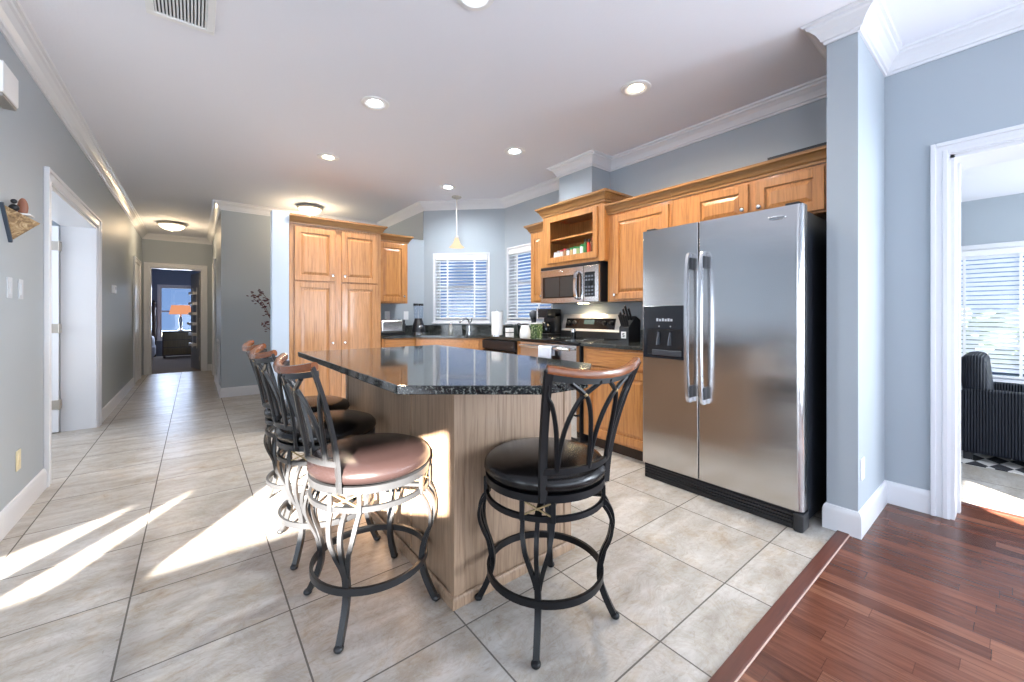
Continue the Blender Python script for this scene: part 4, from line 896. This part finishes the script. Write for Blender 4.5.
# ------------------------------------------------------------------ bar stools (local: faces +y, back at -y)
def arcring(r, z, n=48): return [(r * math.cos(2 * PI * k / n), r * math.sin(2 * PI * k / n), z) for k in range(n)]
def make_stool(metal, seatm, label, c, rot, seat_rot=0.0):
    e = thing('bar_stool', label, 'bar stool', (c[0], c[1], 0), rot, 'swivel bar stools round the island')
    # cushion
    MB().lathe([(0.0, 0.550), (0.205, 0.550), (0.228, 0.558), (0.238, 0.574), (0.236, 0.592), (0.222, 0.609), (0.19, 0.621), (0.12, 0.630), (0.0, 0.634)], 56).build('seat_cushion', seatm, e, smooth=60)
    # upper seat ring and swivel plate
    MB().sweep(arcring(0.226, 0.537), rect(0.014, 0.026), True, up=(0, 0, 1)).lathe([(0.0, 0.528), (0.20, 0.528), (0.217, 0.54), (0.0, 0.549)], 40).build('seat_ring', metal, e)
    MB().lathe([(0.0, 0.480), (0.09, 0.480), (0.09, 0.528), (0.0, 0.528)], 24).build('swivel', metal, e)
    mb = MB(); mb.sweep(arcring(0.226, 0.468), rect(0.012, 0.020), True, up=(0, 0, 1))
    for k in range(2):
        a = R(45 + 90 * k); mb.box(-0.222, -0.012, 0.466, 0.222, 0.012, 0.478, M=Matrix.Rotation(a, 4, 'Z'))
    mb.build('apron_ring', metal, e)
    for k in range(4):
        Mr = Matrix.Rotation(R(45 + 90 * k), 4, 'Z')       # local +x is radial
        for s_ in (-1, 1): MB(Mr).box(0.218, s_ * 0.054 - 0.008, 0.459, 0.232, s_ * 0.054 + 0.008, 0.528).build('apron_bracket', metal, e, smooth=0)
        mb = MB(Mr)
        for s_ in (-1, 1): mb.sweep([(0.226, -0.045 * s_, 0.480), (0.226, 0.045 * s_, 0.523)], rect(0.005, 0.005))
        mb.ball((0.227, 0, 0.5015), 0.005)
        mb.build('cross_ornament', GOLD, e)
        mb = MB(Mr)
        prof = [(0.224, 0.455), (0.250, 0.425), (0.262, 0.38), (0.252, 0.32), (0.228, 0.26), (0.214, 0.20), (0.213, 0.15), (0.226, 0.10), (0.248, 0.05), (0.268, 0.012)]
        path = spline([(r_, 0, z_) for r_, z_ in prof], 5)
        sc = [0.75 if p.z > 0.30 else 0.75 + 0.35 * min(1, (0.30 - p.z) / 0.06) for p in path]
        mb.sweep(path, rect(0.020, 0.020), up=(0, 1, 0), scales=sc)
        for s_ in (-1, 1):
            side = spline([(0.224, s_ * 0.052, 0.455), (0.246, s_ * 0.049, 0.42), (0.257, s_ * 0.040, 0.37), (0.250, s_ * 0.024, 0.315), (0.230, s_ * 0.012, 0.262), (0.219, s_ * 0.006, 0.225)], 5)
            mb.sweep(side, rect(0.011, 0.015), up=(0, 1, 0))
        lg = mb.build('leg', metal, e)
        MB(Mr).ball((0.270, 0, 0.013), 0.0175, (1, 1, 0.75)).build('foot_cap', metal, lg)
    MB().sweep(arcring(0.222, 0.175), rect(0.012, 0.026), True, up=(0, 0, 1)).build('foot_ring', metal, e)
    # back
    if seat_rot: 
        Mb_ = Matrix.Rotation(seat_rot, 4, 'Z')
    else: Mb_ = Matrix.Identity(4)
    hw = lambda z: 0.152 + 0.056 * max(0, (z - 0.52) / 0.46) ** 1.6
    yp = lambda z: -0.176 - 0.006 * (z - 0.5) / 0.1 - 0.072 * max(0, (z - 0.6) / 0.38) ** 1.7
    def bk(x, z, f=1.0): w_ = hw(z); return Vector((x * w_, yp(z) - 0.055 * (1 - x * x) * f, z))
    zs = [0.53, 0.57, 0.62, 0.68, 0.74, 0.80, 0.86, 0.92, 0.965, 0.992]
    for s_ in (-1, 1):
        MB(Mb_).sweep([bk(s_, z_) for z_ in zs], rect(0.012, 0.030), up=(1, 0, 0)).build('back_post', metal, e)
    xs = [k / 12 * 2 - 1 for k in range(13)]
    MB(Mb_).sweep([bk(x, 0.635) for x in xs], rect(0.012, 0.020), up=(0, 0, 1)).build('back_crossbar', metal, e)
    MB(Mb_).sweep([bk(x, 0.945) + Vector((0, 0.002, 0.022 * x * x)) for x in xs], rect(0.012, 0.020), up=(0, 0, 1)).build('back_top_bar', metal, e)
    # wooden crest rail, a little taller in the middle
    mb = MB(Mb_); pts = [bk(x * 1.03, 0.970) + Vector((0, -0.004, 0.024 * x * x)) for x in xs]
    mb.sweep(pts, [(-0.012, -0.013), (0.012, -0.013), (0.015, 0.0), (0.011, 0.011), (0.0, 0.014), (-0.011, 0.011), (-0.015, 0.0)], up=(0, 0, 1)); mb.build('crest_rail', RAIL, e)
    for xb_ in (-0.74, 0.0, 0.74):
        for dx in (-1, 1):
            xj = max(-0.99, min(0.99, xb_ + dx * 0.37)); dj = xj - xb_
            line = [bk(xb_ + dj * 0.02, 0.635), bk(xb_ + dj * 0.08, 0.70), bk(xb_ + dj * 0.22, 0.77), bk(xb_ + dj * 0.45, 0.83), bk(xb_ + dj * 0.72, 0.875), bk(xj, 0.903), bk(max(-1, min(1, xj + dj * 0.75)), 0.944)]
            MB(Mb_).tube(spline(line, 5), 0.0082, 8).build('back_spindle', metal, e)
    for xj in (-0.37, 0.37):
        MB(Mb_).ball(tuple(bk(xj, 0.903)), 0.0105, (1, 1, 0.8)).build('spindle_joint', GOLD, e)
    return e
ISO = lambda o: o
make_stool(IRON, LEATH, 'black metal bar stool with black leather seat at the right end of the island', (1.085, 1.166), R(-4))
make_stool(IRON_SUNLIT, LEATHB, 'bar stool with sunlit brown leather seat nearest the camera on the left of the island', (0.570, 1.655), R(-87))
make_stool(IRON_SUNLIT, LEATH, 'middle bar stool of the three on the left side of the island, dark leather seat', (0.548, 2.245), R(-90))
make_stool(IRON_SUNLIT, LEATH, 'farthest bar stool of the three on the left side of the island, by the hall', (0.560, 2.76), R(-88))

# ------------------------------------------------------------------ ceiling lights
def lamp_light(name, loc, power, col, spot=False):
    l = bpy.data.lights.new(name, 'SPOT' if spot else 'POINT'); l.energy = power; l.color = col; l.shadow_soft_size = 0.06
    if spot: l.spot_size = R(165); l.spot_blend = 1.0
    o = bpy.data.objects.new(name, l); C.objects.link(o); o.location = loc; return o
LT = [(1.062, 3.0, LAMP_C, 'cool white recessed ceiling light above the left side of the island'), (2.425, 1.67, LAMP_W, 'warm recessed ceiling light in front of the refrigerator'),
      (1.055, 4.32, LAMP_W, 'warm recessed ceiling light in front of the pantry'), (2.436, 3.04, LAMP_C, 'cool recessed ceiling light in front of the microwave'),
      (2.468, 4.41, LAMP_C, 'cool recessed ceiling light left of the pendant lamp near the sink'), (1.091, 1.68, LAMP_C, 'recessed ceiling light at the very top edge of the photo')]
for x, y, m, lab in LT:
    e = thing('recessed_light', lab, 'ceiling light', (x, y, HM), 0, 'recessed ceiling lights')
    MB().lathe([(0.050, -0.0012), (0.070, -0.009), (0.076, -0.011), (0.098, -0.007), (0.102, -0.001)], 36, cap=False).build('trim_ring', WHITE, e)
    MB().lathe([(0.0, -0.0015), (0.051, -0.0015)], 32, cap=False).build('lamp', m, e)
    lamp_light('downlight', (x, y, HM - 0.02), 58, (0.88, 0.94, 1.0) if m is LAMP_C else (1.0, 0.82, 0.60), spot=True)
for x, y, r_, lab in ((1.32, 6.42, 0.17, 'flush dome ceiling light with nickel rim behind the pantry'), (-0.305, 9.08, 0.20, 'flush dome ceiling light with nickel rim in the hall')):
    e = thing('dome_light', lab, 'ceiling light', (x, y, HM), 0, 'flush dome ceiling lights')
    MB().lathe([(r_ * .8, 0), (r_, -0.012), (r_ * 1.02, -0.03), (r_ * .92, -0.042), (r_ * .85, -0.045)], 36).build('rim', NICKEL, e)
    MB().lathe([(r_ * .88, -0.045), (r_ * .78, -0.08), (r_ * .5, -0.115), (0, -0.13)], 36, cap=False).build('glass_dome', DOME, e)
    MB().lathe([(0.0, -0.145), (0.008, -0.14), (0.008, -0.128), (0, -0.125)], 12).build('finial', NICKEL, e)
    lamp_light('dome_lamp', (x, y, HM - 0.18), 10, (1.0, 0.74, 0.45))
e = thing('pendant_light', 'small pendant light with bell shaped glass shade above the sink', 'pendant lamp', (2.765, 4.70, HM))
MB().lathe([(0.065, 0), (0.065, -0.012), (0.03, -0.028), (0, -0.03)][::-1], 28).build('canopy', NICKEL, e)
MB().cyl((0, 0, -0.02), (0, 0, -0.53), 0.006).build('stem', NICKEL, e)
MB().lathe([(0.0, -0.52), (0.022, -0.525), (0.028, -0.57), (0.0, -0.575)], 20).build('socket_cap', NICKEL, e)
MB().lathe([(0.026, -0.555), (0.036, -0.59), (0.052, -0.63), (0.078, -0.66), (0.105, -0.68), (0.101, -0.68), (0.075, -0.657), (0.049, -0.628), (0.033, -0.59), (0.024, -0.56)], 32, cap=False).build('lamp_shade', SHADE_P, e)
# ceiling register
e = thing('ceiling_vent', 'white ceiling air vent with dark slots at the top left', 'vent', (-0.055, 2.63, HM))
mb = MB(); W2, H2, q = 0.142, 0.20, 0.034
for b_ in ((-W2, -H2, W2, -H2 + q), (-W2, H2 - q, W2, H2), (-W2, -H2 + q, -W2 + q, H2 - q), (W2 - q, -H2 + q, W2, H2 - q)): mb.box(b_[0], b_[1], -0.012, b_[2], b_[3], -0.0005, 0.003)
mb.build('vent_frame', WHITE, e)
mb = MB()
for k in range(15):
    x = -W2 + q + 0.004 + k * (2 * (W2 - q) - 0.004) / 14.5; mb.box(-0.0045, -H2 + q, -0.001, 0.0045, H2 - q, 0.001, M=T((x + .002, 0, -0.006)) @ Matrix.Rotation(R(35), 4, 'Y'))
mb.build('vent_louvers', WHITE, e, smooth=0)
MB().box(-W2 + q, -H2 + q, -0.002, W2 - q, H2 - q, -0.0008).build('duct_opening', BLACKP, e, smooth=0)
# return air grille in the hall
e = thing('return_grille', 'white return air grille low on the right hall wall', 'vent', (XH, 8.10, 0.14), RZ)
mb = MB(); mb.box(0, -0.014, 0, 0.8, 0, 0.035); mb.box(0, -0.014, 0.60, 0.8, 0, 0.635); mb.box(0, -0.014, 0.035, 0.035, 0, 0.60); mb.box(0.765, -0.014, 0.035, 0.8, 0, 0.60); mb.build('grille_frame', TRIM, e, smooth=0)
mb = MB()
for k in range(18): mb.box(0.035, -0.010, 0.05 + k * 0.03, 0.765, -0.002, 0.062 + k * 0.03)
mb.build('grille_slats', TRIM, e, smooth=0)

# ------------------------------------------------------------------ branches in a vase behind the column
e = thing('flower_vase', 'burgundy leafed branches in a tall vase behind the column', 'vase', (0.90, 5.85, 0))
MB().lathe([(0.09, 0), (0.12, 0.1), (0.13, 0.4), (0.07, 0.72), (0.06, 0.8), (0.075, 0.84)], 28).build('vase_body', mat('dark_vase', (0.05, 0.02, 0.02), 0.3), e)
rn = random.Random(3)
for k, (tx, ty, tz_) in enumerate(((-0.36, -0.05, 1.43), (-0.33, 0.0, 1.36), (-0.24, 0.05, 1.05), (0.1, 0.1, 1.5), (0.2, 0.0, 1.4), (-0.28, 0.02, 1.47))):
    top = Vector((tx, ty, tz_)); line = spline([(0, 0, 0.7), (tx * .25, ty * .3, 0.95 if tz_ > 1.2 else .85), (tx * .65, ty * .7, tz_ - 0.12 if tz_ > 1.2 else .98), top], 5)
    st = MB().tube(line, 0.0035, 5).build('branch', STEM, e)
    mb = MB()
    for j in range(16):
        p = line[min(len(line) - 1, 8 + j % 8)] + Vector((rn.uniform(-.04, .04), rn.uniform(-.05, .05), rn.uniform(-.04, .05)))
        Mr = T(p) @ Matrix.Rotation(rn.uniform(0, 6), 4, 'Z') @ Matrix.Rotation(rn.uniform(-1, 1), 4, 'X')
        mb.ball((0, 0, 0), 0.021, (1, .7, .3), 8, 5, M=Mr)
    mb.build('leaves', LEAF, st)

# ------------------------------------------------------------------ sunroom armchair and rug
e = thing('wicker_armchair', 'black woven wicker armchair in the bright side room', 'armchair', (4.84, 0.30, 0.006), 0)
MB().box(0, -0.80, 0.06, 0.13, 0.0, 0.565, 0.02).build('armrest', WICK, e)
MB().box(0.62, -0.80, 0.06, 0.75, 0.0, 0.565, 0.02).build('armrest', WICK, e)
MB().box(0.13, -0.78, 0.06, 0.62, -0.02, 0.36, 0.02).build('seat_base', WICK, e)
MB().box(0.14, -0.78, 0.36, 0.61, -0.14, 0.45, 0.03).build('seat_cushion', mat('black_cushion', (0.02, 0.02, 0.025), 0.8), e)
MB(T((0, -0.19, 0.1)) @ Matrix.Rotation(R(-5), 4, 'X')).box(0.04, 0.0, 0, 0.71, 0.15, 0.74, 0.06, seg=4).build('backrest', WICK, e)
for x in (0.03, 0.67):
    for y in (-0.76, -0.06): MB().box(x, y, 0, x + 0.05, y + 0.05, 0.06).build('leg', BLACKP, e, smooth=0)
tag(MB().box(4.72, -1.2, 0.0, 6.3, 0.62, 0.006).build('area_rug', RUG, smooth=0), 'black and cream patterned rug under the wicker armchair', 'rug')

# ------------------------------------------------------------------ bedroom seen through the hall door
e = thing('dresser', 'low dark wood dresser with drawers under the bedroom window', 'dresser', (-0.68, 14.25, 0.004))
MB().box(0.0, 0.0, 0.06, 0.80, 0.45, 0.70, 0.004).build('dresser_body', DKWOOD, e, smooth=0)
for k in range(3): MB().box(0.03, -0.015, 0.09 + k * 0.20, 0.77, 0.005, 0.27 + k * 0.20, 0.004).build('drawer', DRESS, e, smooth=0)
MB().box(-0.02, -0.03, 0.70, 0.82, 0.46, 0.73, 0.004).build('dresser_top', DKWOOD, e, smooth=0)
for x in (0.02, 0.73): MB().box(x, 0.02, 0, x + 0.05, 0.4, 0.06).build('foot', DKWOOD, e, smooth=0)
e = thing('table_lamp', 'lit table lamp with orange tapered shade on the bedroom dresser', 'lamp', (-0.30, 14.45, 0.734))
MB().lathe([(0.07, 0), (0.07, 0.02), (0.025, 0.05), (0.035, 0.2), (0.05, 0.3), (0.02, 0.42), (0.012, 0.5)], 20).build('lamp_base', CHROME, e)
MB().lathe([(0.255, 0.45), (0.20, 0.70)], 32, cap=False).build('lamp_shade', SHADE_B, e)
e = thing('bed', 'bed with grey white bedspread at the left of the bedroom', 'bed', (-0.86, 12.9, 0.004))
MB().box(-1.5, 0, 0.12, 0.0, 2.0, 0.60, 0.10, seg=4).box(-1.52, -0.02, 0.05, 0.02, 1.98, 0.35, 0.04).build('bedspread', BEDC, e)
MB().box(-1.5, 2.0, 0.0, 0.02, 2.07, 1.15, 0.01).lathe([(0.045, 0), (0.045, 1.3), (0.06, 1.34), (0.03, 1.42), (0.05, 1.5), (0.0, 1.6)], 16, c=(-0.03, 2.03, 0)).build('headboard', DKWOOD, e)

# ------------------------------------------------------------------ outside
struct(MB().box(-30, -30, -0.5, 40, 45, -0.14).build('ground', GROUND, smooth=0))
rn = random.Random(5)
for k, (x, y, z, r_) in enumerate(((13.0, -0.6, 1.0, 1.3), (14.5, 1.6, 0.9, 1.2), (12.5, -3.0, 0.8, 1.1))):
    e = thing('garden_shrub', 'green garden shrub outside the bright window, number %s from the left' % ['two', 'one', 'three'][k], 'shrub', (x, y, -0.14), 0, 'shrubs outside the side room window')
    e['label'] = ['middle green shrub outside the side room window', 'left green shrub outside the side room window', 'right green shrub outside the side room window'][k]
    MB().cyl((0, 0, 0), (0, 0, z), 0.06).build('trunk', STEM, e)
    mb = MB()
    for j in range(40):
        a = rn.uniform(0, 6.28); q = rn.uniform(0, 1) ** .5; mb.ball((q * r_ * math.cos(a) * .8, q * r_ * math.sin(a) * .8, z * .6 + rn.uniform(-.3, .7) * r_), 0.28, (1, 1, .8), 8, 5)
    mb.build('foliage', FOL, e)
